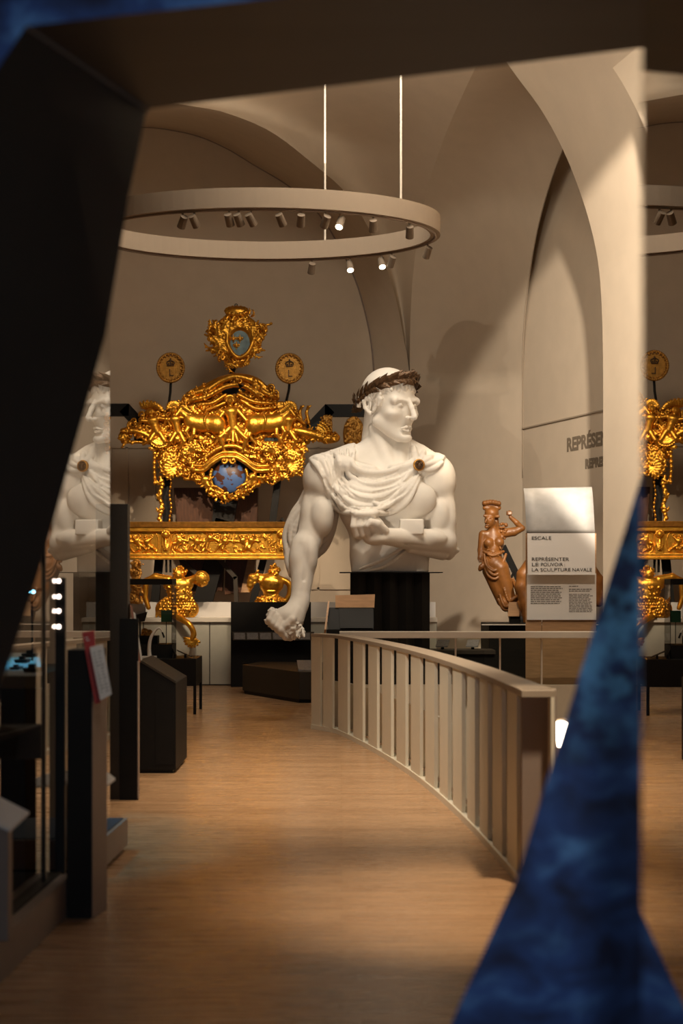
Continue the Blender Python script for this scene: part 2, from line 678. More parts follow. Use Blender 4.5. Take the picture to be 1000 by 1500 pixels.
# the groove that follows the arch of the lunette
arch = catmull(L1[6:], 4)
mb = MB()
mb.tube([at(p[0], p[1], YB - 0.01) for p in arch] + [at(549, 1000, YB - 0.01)], 0.018, 6)
struct('trim_1', mb, M['taupe'], smooth=True)


def vd(v, y0=25.4, top=160, y1=20.5):
    t = min(max((600 - v) / (600 - top), 0), 1.6)
    return y0 + (y1 - y0) * t ** 2.0


L2 = catmull([(-60, 190), (120, 140), (290, 157), (350, 172), (400, 195), (450, 233), (507, 283), (545, 345), (575, 420), (592, 500), (600, 560), (600, 700)], 6)
RL = catmull([(780, -40), (735, 20), (690, 112), (655, 190), (630, 262), (614, 330), (605, 400), (601, 470), (600, 560), (600, 700)], 6)


def resample(P, n):
    P = np.array([p[:2] for p in P], float)
    s = np.concatenate([[0], np.cumsum(np.linalg.norm(np.diff(P, axis=0), axis=1))])
    t = np.linspace(0, s[-1], n)
    return np.stack([np.interp(t, s, P[:, 0]), np.interp(t, s, P[:, 1])], 1)


# intrados of the left lunette: from the arch edge back to the wall
A2 = resample(L2, 60)
A1 = resample([(-120, 262)] + [tuple(p) for p in catmull([(150, 186), (215, 186), (250, 190), (290, 199), (330, 216), (370, 240), (420, 270), (455, 300), (478, 328), (495, 357), (510, 386), (525, 422), (540, 480), (547, 535), (549, 620)], 4)] + [(549, 700)], 60)
rows = []
for i in range(60):
    a, b = at(*A2[i], vd(A2[i][1])), at(*A1[i], YB)
    rows.append([tuple(Vector(a).lerp(Vector(b), t)) for t in (0, 0.25, 0.5, 0.75, 1)])
struct('ceiling_lunette_left', MB().grid(rows), M['wall'], smooth=True)
# main vault between the two lunettes
B2 = resample(RL, 60)
A3 = resample([(-60, -120), (120, -60)] + L2[8:], 60)
rows = []
for i in range(60):
    r = []
    for t in np.linspace(0, 1, 12):
        p = A2[i] * (1 - t) + B2[i] * t
        bulge = 1.3 * math.sin(PI * t) * min(1, np.linalg.norm(A2[i] - B2[i]) / 300)
        r.append(at(p[0], p[1], vd(p[1]) + bulge))
    rows.append(r)
struct('ceiling_vault', MB().grid(rows), M['wall'], smooth=True)
# right lunette: a wall that curves over towards the viewer, meeting the side wall along a groin
GR = catmull([(960, -60), (905, 60), (862, 145), (828, 210), (805, 270), (787, 335), (774, 410), (767, 480), (765, 560), (765, 700)], 6)
C2 = resample(GR, 60)


def gd(v):
    return 22.6 - 2.2 * max(0, (600 - v) / 400) ** 2


rows = []
for i in range(60):
    a, b = Vector(at(*B2[i], vd(B2[i][1]))), Vector(at(*C2[i], gd(C2[i][1])))
    rows.append([tuple(a.lerp(b, t) + Vector((0, 0.5 * math.sin(PI * t) * (1 if B2[i][1] < 560 else 0), 0))) for t in np.linspace(0, 1, 10)])
struct('ceiling_lunette_right', MB().grid(rows), M['wall'], smooth=True)
mb = MB()
p0, p1 = Vector(at(600, 700, 25.4)), Vector(at(765, 700, gd(700)))
mb.quad((p0.x, p0.y, 0), (p1.x, p1.y, 0), p1, p0)
struct('wall_right', mb, M['wall'])
# side wall of the window recess (carries the lettering), in one vertical plane
q0, q1 = Vector(at(765, 700, 22.6)), Vector(at(882, 700, 20.2))
dirB = (q1 - q0)
dirB.z = 0
dirB.normalize()


def on_side(px, py):
    # the point of the side wall seen at a pixel
    k = (px - CX) / F
    # q0.x + s*dx = k*(q0.y + s*dy)
    s = (k * q0.y - q0.x) / (dirB.x - k * dirB.y)
    p = q0 + dirB * s
    return Vector(at(px, py, p.y))


mb = MB()
e1 = q0 + dirB * 4.75
mb.quad((q0.x, q0.y, 0), (e1.x, e1.y, 0), (e1.x, e1.y, 12), (q0.x, q0.y, 12))
struct('wall_recess', mb, M['wall'])
# shallow ledge line across the recess wall
mb = MB()
nB = Vector((dirB.y, -dirB.x, 0))
if nB.y > 0:
    nB = -nB
a, b = on_side(766, 628), on_side(884, 609)
b.z = a.z
mb.bar(a + nB * 0.01, b + dirB * 0.6 + nB * 0.01, 0.02, 0.03, up=nB)
struct('trim_2', mb, M['seam'])
# groin seam
struct('trim_3', MB().tube([tuple(Vector(at(p[0], p[1], gd(p[1]))) + Vector((0, -0.02, 0))) for p in GR[14:]], 0.008, 6), M['seam'], smooth=True)
# pier to the right with the arched opening edge
YP = 18.3
RR = catmull([(640, -60), (700, 30), (750, 103), (795, 165), (830, 232), (858, 308), (875, 380), (881, 450), (883, 540), (883, 640)], 6)
mb = MB()
edge = [(p[0], p[1]) for p in RR] + [(883, 1025)]
for i in range(len(edge) - 1):
    (u0, v0), (u1, v1) = edge[i], edge[i + 1]
    a_, b_, ex = Vector(at(u0, v0, YP)), Vector(at(u1, v1, YP)), Vector((0.95, -3.8, 0))
    mb.quad(a_, b_, b_ + ex, a_ + ex)
    mb.quad(at(u0, v0, YP), at(u0 + 4, v0, YP + 1.2), at(u1 + 4, v1, YP + 1.2), at(u1, v1, YP))
struct('wall_pier', mb, M['wall'])
# next vault springing on the upper right
mb = MB()
ed = catmull([(860, 30), (885, 80), (915, 128), (945, 190), (970, 270), (985, 380), (990, 560)], 5)
rows = []
for p in ed:
    yy = (3.8 * 3.36 + 0.95 * 18.3) / (3.8 * (p[0] - CX) / F + 0.95) - 1.6
    q = Vector(at(p[0], p[1], yy))
    rows.append([q, q + Vector((0.3, -1.2, 0.1)), q + Vector((0.6, -2.4, 0.2))])
struct('ceiling_springing', MB().grid(rows), M['wall'], smooth=True)
# outer walls and ceiling that close the hall
struct('wall_left', MB().box(-8.2, -8, -2.5, 26.2, 0, 12.6), M['wall'])
struct('wall_far_right', MB().box(11.6, 11.8, -2.5, 26.2, 0, 12.6), M['wall'])
struct('ceiling', MB().box(-8.2, 11.8, 4.4, 26.2, 12.4, 12.6), M['wall'])

# lettering painted on the recess wall, running on behind the pier
rz = math.atan2(-dirB.y, -dirB.x) + PI
def wall_text(name, body, px, py_base, h_px):
    p = on_side(px, py_base)
    h = h_px / F * p.y
    t = text(name, body, h / 0.72, p + nB * 0.004, M['wallink'], rotz=rz, sx=1.02, bold=0.012)
    return t
for nm, body, px, pb, hp, lab in (('wall_lettering', 'REPRÉSENTER', 830, 661, 19, 'larger line of taupe capitals REPRÉSENTER on the recess wall'),
                                  ('wall_lettering', 'REPRESENTING', 857, 686, 13, 'smaller lower line of taupe capitals on the recess wall')):
    t = wall_text(nm, body, px, pb, hp)
    t['label'] = lab
    t['category'] = 'lettering'

# ------------------------------------------------------------------ slanted portal in the foreground
YF, YK = 3.5, 4.2
portal = thing('portal', 'leaning dark portal with blue sea print on its outer face', 'portal', (0.9, 3.5, 0))
frontL = [(38, 38), (0, 95), (-120, 290), (-260, 560), (-420, 1000), (-560, 1863)]
backL = [(215, 160), (188, 290), (155, 490), (62, 822), (-55, 1180), (-215, 1695)]
frontT = [(38, 38), (375, 0), (1112, -86)]
backT = [(215, 160), (940, 70), (1160, 43)]
frontR = [(1112, -86), (1010, 422), (938, 700), (755, 1290), (660, 1500), (545, 1863)]
backR = [(1160, 43), (1060, 420), (985, 700), (800, 1240), (715, 1440), (620, 1695)]
W = lambda P, Y: [Vector(at(p[0], p[1], Y)) for p in P]
fl, bl, ft, bt, fr_, br = W(frontL, YF), W(backL, YK), W(frontT, YF), W(backT, YK), W(frontR, YF), W(backR, YK)
for P in (fl, bl, fr_, br):
    P[-1].z = 0
rev = MB()
rev.grid([[a, a.lerp(b, .5), b] for a, b in zip(fl, bl)])
obj('left_reveal', rev, M['greybrown'], portal, smooth=True)
obj('lintel_soffit', MB().grid([[a, a.lerp(b, .5), b] for a, b in zip(ft, bt)]), M['greybrown'], portal)
obj('corner_trim', MB().bar(fl[0] + Vector((0.006, 0, -0.006)), bl[0] + Vector((0.006, 0, -0.006)), 0.006, 0.006, up=(0, 0, 1)), M['taupe'], portal)
obj('right_reveal', MB().grid([[a, a.lerp(b, .5), b] for a, b in zip(fr_, br)]), M['greybrown'], portal)
face = MB()
XL, XR, ZT = -2.6, 2.9, 4.3
for P, X in ((fl, XL), (fr_, XR)):
    for a, b in zip(P[:-1], P[1:]):
        face.quad(a, b, (X, YF, b.z), (X, YF, a.z))
for a, b in zip(ft[:-1], ft[1:]):
    face.quad(a, b, (b.x, YF, ZT), (a.x, YF, ZT))
face.quad(ft[0], (XL, YF, fl[0].z), (XL, YF, ZT), (ft[0].x, YF, ZT))
face.quad(ft[-1], (XR, YF, fr_[0].z), (XR, YF, ZT), (ft[-1].x, YF, ZT))
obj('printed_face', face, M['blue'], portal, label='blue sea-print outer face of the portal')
bk = MB()
for P, X in ((bl, XL), (br, XR)):
    for a, b in zip(P[:-1], P[1:]):
        bk.quad(a, b, (X, YK, b.z), (X, YK, a.z))
for a, b in zip(bt[:-1], bt[1:]):
    bk.quad(a, b, (b.x, YK, ZT), (a.x, YK, ZT))
bk.quad(bt[0], (XL, YK, bl[0].z), (XL, YK, ZT), (bt[0].x, YK, ZT))
bk.quad(bt[-1], (XR, YK, br[0].z), (XR, YK, ZT), (bt[-1].x, YK, ZT))
bk.quad((XL, YF, ZT), (XR, YF, ZT), (XR, YK, ZT), (XL, YK, ZT))
obj('back_panel', bk, M['greybrown'], portal)

# ------------------------------------------------------------------ clear pane on the right, close to the viewer
gp = thing('glass_screen', 'large clear glass pane standing in front of the blue portal side', 'glass pane', (0.5, 1.9, 0))
gx = lambda y: 0.46 + 0.03 * y
mb = MB().prism([(gx(1.05), 1.05, 0.02), (gx(2.54), 2.54, 0.02), (gx(2.54) + 0.0, 2.5401, 0.02), (gx(1.05), 1.0501, 0.02)], [(gx(1.05), 1.05, 3.6), (gx(2.54), 2.54, 3.6), (gx(2.54), 2.5401, 3.6), (gx(1.05), 1.0501, 3.6)])
mb = MB().quad((gx(1.05), 1.05, 0.02), (gx(2.54), 2.54, 0.02), (gx(2.54), 2.54, 3.6), (gx(1.05), 1.05, 3.6))
obj('pane', mb, M['glass'], gp)
obj('floor_channel', MB().prism([(gx(1.05) - .015, 1.05, 0), (gx(2.54) - .015, 2.54, 0), (gx(2.54) + .015, 2.54, 0), (gx(1.05) + .015, 1.05, 0)], [(gx(1.05) - .015, 1.05, 0.03), (gx(2.54) - .015, 2.54, 0.03), (gx(2.54) + .015, 2.54, 0.03), (gx(1.05) + .015, 1.05, 0.03)]), M['steel'], gp)


# ================================================================== the colossal bust
YN = 17.65
def rotm(yaw, pitch, roll=0.0):
    # local (right, up, towards viewer) -> (u, v, w)
    cy, sy, cp, sp, cr, sr = math.cos(yaw), math.sin(yaw), math.cos(pitch), math.sin(pitch), math.cos(roll), math.sin(roll)
    Rr = np.array([[cr, sr, 0], [-sr, cr, 0], [0, 0, 1]])
    Rp = np.array([[1, 0, 0], [0, cp, -sp], [0, sp, cp]])
    Ry = np.array([[cy, 0, sy], [0, 1, 0], [-sy, 0, cy]])
    return np.diag([1, -1, 1]) @ (Ry @ Rp @ Rr)


def bust_body():
    g = SDF((380, 612, -85), (676, 942, 125), 1.2)
    # trunk
    g.ell((568, 735, -4), (74, 66, 46), 6)
    g.ell((570, 800, -4), (58, 80, 42), 14)
    g.box((571, 826, -4), (56, 30, 36), 8, 20)
    g.ell((533, 734, 34), (36, 27, 18), 10)
    g.ell((603, 733, 34), (34, 26, 18), 10)
    g.cap((562, 708, -17), (563, 640, -22), 39, 27, 12)
    g.cap((540, 664, -14), (480, 686, -10), 20, 20, 16)
    g.cap((598, 660, -16), (632, 688, -12), 19, 20, 14)
    g.cap((547, 626, -4), (576, 694, 20), 8, 7, 8)         # neck muscle
    g.cap((586, 660, 0), (584, 692, 18), 8, 6, 8)
    g.cap((545, 690, 32), (500, 680, 24), 6, 7, 8)         # collar bones
    g.cap((575, 690, 32), (622, 680, 22), 6, 7, 8)
    # left-hand arm, hanging
    g.cap((467, 716, 0), (454, 790, 10), 20, 19, 8)
    g.ell((469, 703, 0), (26, 34, 30), 4)
    g.ell((471, 758, 16), (18, 30, 19), 3)
    g.ell((452, 755, 4), (12, 30, 18), 4)
    g.cap((447, 800, 16), (440, 884, 36), 20.5, 12.5, 6)
    g.ell((438, 822, 22), (14.5, 32, 17), 3)
    g.ell((454, 814, 26), (12, 28, 15), 2.5)
    g.cap((451, 800, 42), (446, 850, 42), 1.4, 1.0, 4, '-')
    g.cap((440, 880, 36), (428, 905, 46), 13, 19, 6)
    # the fist with broken twigs of a garland
    g.ell((420, 905, 46), (21, 17, 18), 6)
    for i in range(4):
        a = np.array((402 + 5.5 * i, 897 + 5.0 * i, 58 + 1.5 * i))
        g.chain([a, a + (-4, 9, 5), a + (2, 19, 0), a + (9, 21, -8)], [5.2, 5.0, 4.6, 4.0], 1.5)
    g.chain([(436, 893, 52), (430, 906, 64), (420, 915, 66)], [6.5, 5.5, 4.5], 2)
    r = np.random.default_rng(3)
    for c, n, sp_ in (((401, 904, 48), 70, (10, 14, 11)), ((431, 921, 58), 90, (16, 12, 11))):
        g.ell(c, (sp_[0] * .72, sp_[1] * .72, sp_[2] * .72), 2)
        for _ in range(n):
            p = r.normal(size=3)
            p = np.array(c) + p / np.linalg.norm(p) * np.array(sp_) * r.uniform(0.62, 0.98)
            q = p + r.normal(size=3) * 3.4
            g.cap(np.array(c), p, 2.6, 1.8, 0.6)
            g.cap(p, q, r.uniform(2.0, 3.2), r.uniform(1.0, 2.0), 0.3)
    # right-hand arm folded across
    g.cap((644, 718, 2), (650, 792, 10), 20, 17, 8)
    g.ell((641, 704, 0), (27, 37, 31), 4)
    g.ell((640, 757, 15), (18, 29, 18), 3)
    g.ell((657, 757, 2), (11, 30, 18), 4)
    g.cap((648, 796, 16), (562, 788, 72), 19.5, 12, 5)
    g.ell((626, 790, 36), (26, 13.5, 14), 3)
    g.cap((646, 812, 20), (598, 805, 48), 9, 6, 2)
    g.cap((655, 798, 22), (668, 806, 10), 5, 4, 2)
    g.cap((628, 803, 50), (585, 797, 66), 1.0, 1.0, 3, '-')
    g.ell((656, 806, 6), (11, 15, 14), 6)
    g.ell((543, 778, 76), (19, 19, 16), 5)
    for i in range(4):
        k = np.array((519.0 + 8.2 * i, 760.0 - 0.7 * i, 90.0 - 1.2 * i))
        g.chain([k + (4, 4, -10), k, k + (-2.2, 15, 6), k + (1.5, 27, 1), k + (7, 30, -7)], [5.0, 5.2, 4.7, 4.3, 3.6], 1.0)
    g.chain([(560, 780, 82), (550, 771, 94), (541, 769, 99), (536, 774, 100)], [7.0, 6.0, 5.0, 3.8], 1.4)
    g.ell((548, 792, 80), (17, 9, 12), 4)
    g.box((600, 774, 44), (17, 11, 20), 1.5, 1.5)          # block between forearm and chest
    # stomach relief
    g.cap((560, 770, 48), (562, 836, 42), 2.2, 2.2, 5, '-')
    for v in (790, 812):
        g.chain([(528, v - 3, 42), (560, v, 47), (600, v - 3, 42)], 1.6, 5, '-')
    # drapery: a layer of cloth over the chest
    U, Vv = g.ax[0][:, None], g.ax[1][None, :]
    swag = [(448, 668), (470, 652), (497, 646), (520, 648), (516, 684), (540, 695), (572, 692), (598, 678), (602, 645), (622, 651), (652, 668), (646, 682), (616, 702), (597, 738), (576, 753), (550, 758), (516, 758), (490, 745), (478, 718), (470, 690), (456, 680)]
    mask = inpoly(U, Vv, swag).astype(np.float32)
    for _ in range(2):
        mask[1:-1, 1:-1] = (mask[1:-1, 1:-1] * 2 + mask[:-2, 1:-1] + mask[2:, 1:-1] + mask[1:-1, :-2] + mask[1:-1, 2:]) / 6
    wgt = np.clip((g.ax[2] + 40) / 20, 0, 1)[None, None, :]
    # stretch the front of the trunk under the cloth so that it hangs clear of the chest
    g.d -= 4.5 * mask[:, :, None] * wgt
    folds = [
        ([(519, 658), (517, 684), (540, 695), (572, 692), (599, 677)], 3.2),
        ([(509, 658), (510, 694), (538, 712), (575, 706), (606, 688)], 3.6),
        ([(502, 659), (503, 702), (530, 722), (572, 718), (607, 691)], 2.6),
        ([(495, 660), (497, 708), (524, 730), (566, 727), (608, 693)], 4.0),
        ([(486, 664), (492, 716), (520, 741), (560, 740), (600, 710), (610, 696)], 3.8),
        ([(477, 668), (484, 716), (506, 745), (548, 750), (590, 728), (611, 698)], 3.4),
        ([(466, 676), (479, 718), (491, 744), (516, 756), (550, 756), (576, 751), (597, 735), (613, 700)], 3.2),
        ([(540, 733), (560, 745), (585, 730)], 3.0),
        ([(456, 676), (466, 686), (474, 702)], 3.4),
        ([(460, 671), (474, 680), (482, 700)], 3.2),
        ([(470, 665), (484, 673), (490, 690)], 3.4),
        ([(484, 660), (495, 672), (499, 700)], 3.0),
        ([(611, 686), (632, 680), (647, 674)], 3.2),
        ([(612, 690), (632, 689), (647, 679)], 3.2),
        ([(611, 684), (618, 668), (621, 660)], 3.0),
        ([(609, 684), (607, 668), (606, 655)], 4.0),
        ([(611, 685), (626, 674), (635, 668)], 2.6),
        ([(606, 690), (594, 700), (584, 722)], 3.0),
    ]
    for pts, r0 in folds:
        C = catmull(pts, 7)
        W3, last = [], None
        for p in C:
            w = g.front(p[0], p[1])
            if w is None:
                w = last if last is not None else 0
            last = w
            W3.append((p[0], p[1], w))
        ws = np.array([q[2] for q in W3])
        ws = np.convolve(np.pad(ws, 2, mode='edge'), np.ones(5) / 5, 'valid')
        n = len(W3)
        rad = [r0 * (0.22 + 1.0 * math.sin(PI * (0.04 + 0.92 * i / (n - 1))) ** 0.7) for i in range(n)]
        g.chain([(W3[i][0], W3[i][1], ws[i] + r0 * 0.1) for i in range(n)], rad, 1.7)
    for pts in ([(512, 692), (536, 708), (575, 702), (602, 689)], [(500, 712), (527, 735), (565, 732), (603, 700)], [(492, 724), (516, 748), (552, 746), (594, 722)], [(470, 684), (480, 712), (500, 738)], [(488, 672), (492, 705), (510, 728)], [(545, 726), (570, 720), (596, 706)], [(530, 702), (555, 702), (580, 694)]):
        C = catmull(pts, 7)
        g.chain([(p[0], p[1], (g.front(p[0], p[1]) or 0) + 0.6) for p in C], [1.0 + 1.1 * math.sin(PI * i / (len(C) - 1)) for i in range(len(C))], 1.5, '-')
    # cloak falling behind the hanging arm
    for pts, a, b in (
            ([(462, 705, -26), (444, 738, -34), (428, 765, -38), (420, 800, -38), (426, 842, -34)], 12, 5),
            ([(465, 712, -28), (448, 748, -40), (434, 780, -44), (430, 820, -42)], 13, 6),
            ([(450, 728, -26), (432, 748, -28), (421, 772, -30), (424, 792, -28)], 7, 4),
            ([(440, 742, -20), (422, 766, -22), (416, 788, -24), (420, 812, -24)], 4.5, 3),
            ([(446, 738, -18), (430, 758, -18), (424, 785, -18), (428, 808, -20)], 4, 2.5),
            ([(452, 744, -16), (436, 764, -16), (429, 800, -16), (428, 830, -22)], 4, 2.5),
            ([(425, 800, -24), (420, 820, -22), (424, 838, -24)], 5, 3),
            ([(486, 740, -30), (482, 775, -34), (474, 800, -34), (462, 816, -28)], 12, 3),
            ([(490, 745, -22), (483, 780, -22), (470, 795, -20)], 8, 2.5)):
        P = catmull(pts, 5)
        g.chain(P, list(np.linspace(a, b, len(P))), 2.5)
    # smock hem low on the trunk
    for pts in ([(527, 834, 40), (556, 822, 46), (580, 808, 44), (594, 798, 40)], [(540, 838, 42), (566, 828, 46), (592, 808, 40)]):
        g.chain(catmull(pts, 6), 2.2, 2)
    # flat cut at the base
    v = g.ax[1][None, :, None]
    u = g.ax[0][:, None, None]
    g.d = np.where((u > 495) & (v > 800), np.maximum(g.d, v - 838.0), g.d).astype(np.float32)
    g.noise(0.16, 0.16, 5)
    return g.world(YN)


HC = np.array((571.0, 593.0, -4.0))
HR = rotm(math.radians(42), math.radians(5), math.radians(-2))
def hp(x, y, z):
    return HC + HR @ np.array((x, y, z), float)


def bust_head():
    g = SDF((522, 526, -68), (628, 662, 62), 0.72)
    E = lambda c, r, k=4, op='+': g.ell(hp(*c), r, k, HR, op)
    C = lambda a, b, ra, rb=None, k=3, op='+': g.cap(hp(*a), hp(*b), ra, rb, k, op)
    E((0, 16, -7), (34.5, 39, 43.5))
    E((0, -6, 14), (28.5, 43, 25), 8)
    C((-23, -24, 2), (-6, -44, 27), 10.5, 9.5, 7)
    C((23, -24, 2), (6, -44, 27), 10.5, 9.5, 7)
    E((0, -47.5, 36.5), (9.5, 6.5, 7.5), 5)
    C((0, -16, -18), (0, -56, -24), 25, 24, 5)
    C((-21, 6, 32.5), (21, 6, 32.5), 6.2, 6.2, 5)              # brow
    C((-15, 6.5, 37), (-3, 4.5, 39.5), 2.8, 3.0, 2.5)
    C((15, 6.5, 37), (3, 4.5, 39.5), 2.8, 3.0, 2.5)
    for s in (-1, 1):
        E((s * 14.5, -2.5, 43.5), (11.0, 6.6, 9.5), 4, '-')
        E((s * 14, -3, 27.6), (8.6, 7.4, 8), 3)
        C((s * 6.5, -2.2, 34.6), (s * 14, -0.4, 36.4), 1.5, 2.3, 1.6)
        C((s * 14, -0.4, 36.4), (s * 22, -3.4, 31.6), 2.3, 1.4, 1.6)
        C((s * 8, -3.6, 34.2), (s * 19, -4.6, 33.0), 1.6, 1.6, 2)
        C((s * 7, -6, 33.6), (s * 14, -7.4, 34.6), 1.0, 1.2, 1.6)
        C((s * 14, -7.4, 34.6), (s * 21, -5.4, 31.4), 1.2, 1.0, 1.6)
        E((s * 19.5, -13, 27.5), (9, 6.5, 9), 8)
        E((s * 5.0, -18.5, 44.0), (3.4, 3.1, 4.6), 1.8)
        C((s * 9, -22, 39.5), (s * 14, -31, 36), 1.0, 0.8, 4, '-')
        # ears
        P = [(s * 33.5, 6, -3), (s * 38, 9, -8), (s * 40, 4, -13), (s * 38.5, -5, -12), (s * 35.5, -13, -5)]
        for i in range(4):
            C(P[i], P[i + 1], 3.0, 2.8, 1)
        E((s * 35, -2, -6), (3, 7, 4), 1.5)
        E((s * 37, -1, -7), (2.2, 4, 2.6), 1, '-')
        E((s * 35, -13, -4), (3, 3.6, 3), 1)
    # nose, aquiline
    C((0, 6, 39.5), (0, -4, 46.0), 3.4, 3.5, 2.5)
    C((0, -4, 46.0), (0, -16.5, 52.4), 3.5, 4.1, 2.5)
    E((0, -18.3, 51.2), (4.5, 3.8, 4.6), 1.5)
    for s in (-1, 1):
        E((s * 3.4, -21.3, 46.5), (1.5, 1.2, 2.4), 0.8, '-')
    # mouth
    C((-10.5, -34, 36), (-3.5, -31.6, 40.2), 1.2, 2.0, 1.6)
    C((10.5, -34, 36), (3.5, -31.6, 40.2), 1.2, 2.0, 1.6)
    C((-3.5, -31.6, 40.2), (3.5, -31.6, 40.2), 2.0, 2.0, 1.6)
    C((-8, -36.2, 37), (0, -37, 39.6), 1.4, 2.1, 1.8)
    C((8, -36.2, 37), (0, -37, 39.6), 1.4, 2.1, 1.8)
    C((-10, -34.4, 38.6), (0, -34.2, 42.6), 0.45, 0.45, 0.6, '-')
    C((10, -34.4, 38.6), (0, -34.2, 42.6), 0.45, 0.45, 0.6, '-')
    C((-6, -42, 38.5), (6, -42, 38.5), 1.6, 1.6, 3, '-')
    # hair: combed locks on the brow and round the ears
    r = np.random.default_rng(21)
    for i in range(26):
        a = -1.15 + 2.3 * i / 25
        x, z = 33 * math.sin(a), 43 * math.cos(a) - 8
        C((x * 0.9, 38 - 10 * abs(math.sin(a)), z * 0.86), (x * 1.02 + r.uniform(-3, 3), 26 - 9 * abs(math.sin(a)) + r.uniform(-3, 3), z * 1.05), 4.4, 2.6, 0.8)
    for s in (-1, 1):
        for i in range(34):
            a = r.uniform(1.05, 2.6)
            y = max(12 - 13 * (a - 1.0) + r.uniform(-8, 11), -8)
            x, z = s * 36.5 * math.sin(a), 45 * math.cos(a) - 8
            if a > 2.0:
                y = max(y, 2)
            if abs(a - 1.7) < 0.42 and y < 8:
                continue
            C((x, y + 4, z), (x * 1.02 + r.uniform(-2, 2), y - 5, z + r.uniform(-5, 5)), r.uniform(3.0, 4.4), 1.8, 0.7)
        for i in range(8):
            C((s * 33, 14 - 3 * i, 14 - 1.5 * i), (s * 35 + r.uniform(-1, 1), 9 - 3 * i, 10 - 1.5 * i + r.uniform(-2, 2)), 2.6, 1.5, 1)
    # fade the neck out below so that it overlaps the trunk
    v = g.ax[1][None, :, None]
    g.d = np.maximum(g.d, v - 655.0).astype(np.float32)
    return g.world(YN)


def nw(p):
    s = F / YN
    return Vector(((p[0] - CX) / s, YN - p[2] / s, EYE + (CY - p[1]) / s))


zb = EYE + (CY - 838) / F * YN
bust = thing('roman_bust', 'colossal white plaster bust in draped cloak with laurel wreath on black pedestal', 'statue', ((570 - CX) / F * YN, YN, zb))
obj('torso', bust_body(), M['plaster'], bust, smooth=True)
obj('head', bust_head(), M['plaster'], bust, smooth=True)

# laurel wreath: bronze leaves on a band, denser over the brow
mb = MB()
r = np.random.default_rng(5)
def ringpt(a, rad=1.0, dy=0.0):
    return np.array((38.5 * rad * math.sin(a), 18 + 22 * math.cos(a) + dy, 48 * rad * math.cos(a) - 8 - (2 if math.cos(a) > 0 else 0)))
mb.tube([nw(hp(*ringpt(a))) for a in np.linspace(0, 2 * PI, 49)[:-1]], 0.014, 6, closed=True)
for s in (-1, 1):
    for i in range(34):
        a = s * (PI * (1 - i / 33.0))
        a = s * max(abs(a) + r.uniform(-0.05, 0.05), 0.03)
        for side in (-1, 1):
            base = ringpt(a, 1.0 + r.uniform(0, 0.03))
            a2 = a - s * r.uniform(0.30, 0.46)
            tip = ringpt(a2, 1.08 + r.uniform(0.0, 0.14), side * r.uniform(6, 12.5))
            mid = (base + tip) / 2
            nrm = mid.copy()
            nrm[1] = 0
            nrm /= np.linalg.norm(nrm) + 1e-6
            ax = (tip - base)
            wd = np.cross(ax, nrm)
            wd = wd / (np.linalg.norm(wd) + 1e-6) * r.uniform(4.0, 5.6)
            n0 = len(mb.v)
            m2 = mid + nrm * 2.6
            for q in (base, mid - wd, tip, mid + wd, m2, base * .35 + tip * .65 + nrm * 2.0, mid - nrm * 0.3):
                mb.v.append(tuple(nw(hp(*q))))
            mb.f += [(n0, n0 + 1, n0 + 4), (n0 + 1, n0 + 5, n0 + 4), (n0 + 1, n0 + 2, n0 + 5), (n0, n0 + 4, n0 + 3), (n0 + 4, n0 + 5, n0 + 3), (n0 + 5, n0 + 2, n0 + 3),
                     (n0, n0 + 6, n0 + 1), (n0 + 1, n0 + 6, n0 + 2), (n0, n0 + 3, n0 + 6), (n0 + 3, n0 + 2, n0 + 6)]
wr = obj('laurel_wreath', mb, M['bronze'], bust, label='dark bronze laurel wreath')
mb = MB()
for i in range(26):
    a = r.uniform(-0.5, 0.5)
    p = ringpt(a, 1.08, r.uniform(-3, 8))
    mb.sphere(nw(hp(*p)), 0.017, 8, 6)
obj('berries', mb, M['bronze'], wr, smooth=True)

# brooch with a lion mask
bc = np.array((611.0, 684.5, 50.0))
bc[2] = 42.0
mb = MB()
mb.disc(nw(bc), 0.072, (0.2, -1, 0.1), 0.05, 28)
br_ = obj('brooch', mb, M['dullgold'], bust, label='round gilded lion brooch', bevel=0.012)
mb = MB()
for i in range(14):
    an = 2 * PI * i / 14
    mb.sphere(nw(bc + (5.0 * math.cos(an), 5.6 * math.sin(an), 3.4)), 0.014, 8, 6)
mb.sphere(nw(bc + (0.5, 1.2, 3.4)), 0.034, 12, 8, (0.8, 1, 1.1))
for q in ((-2.4, -2.2, 5.6), (2.6, -2.2, 5.6), (0.3, 2.4, 6.4)):
    mb.sphere(nw(bc + np.array(q)), 0.013, 8, 6)
obj('lion_mask', mb, M['bronze'], br_, smooth=True)

# black fluted pedestal
x0, x1 = (513 - CX) / F * YN, (627 - CX) / F * YN
ped = thing('pedestal', 'tall black fluted pedestal carrying the white bust', 'pedestal', ((x0 + x1) / 2, YN, 0))
mb = MB()
n = 5
wd = (x1 - x0) / n
for i in range(n):
    mb.prism([(x0 + wd * i, YN - 0.30, 0.0), (x0 + wd * (i + 0.5), YN - 0.36, 0.0), (x0 + wd * (i + 1), YN - 0.30, 0.0), (x0 + wd * (i + 1), YN + 0.36, 0.0), (x0 + wd * i, YN + 0.36, 0.0)],
             [(x0 + wd * i, YN - 0.30, zb - 0.012), (x0 + wd * (i + 0.5), YN - 0.36, zb - 0.012), (x0 + wd * (i + 1), YN - 0.30, zb - 0.012), (x0 + wd * (i + 1), YN + 0.36, zb - 0.012), (x0 + wd * i, YN + 0.36, zb - 0.012)])
obj('plinth_body', mb, M['black'], ped)
obj('top_plate', MB().box((497 - CX) / F * YN, (645 - CX) / F * YN, YN - 0.42, YN + 0.42, zb - 0.012, zb - 0.001), M['steel'], ped)


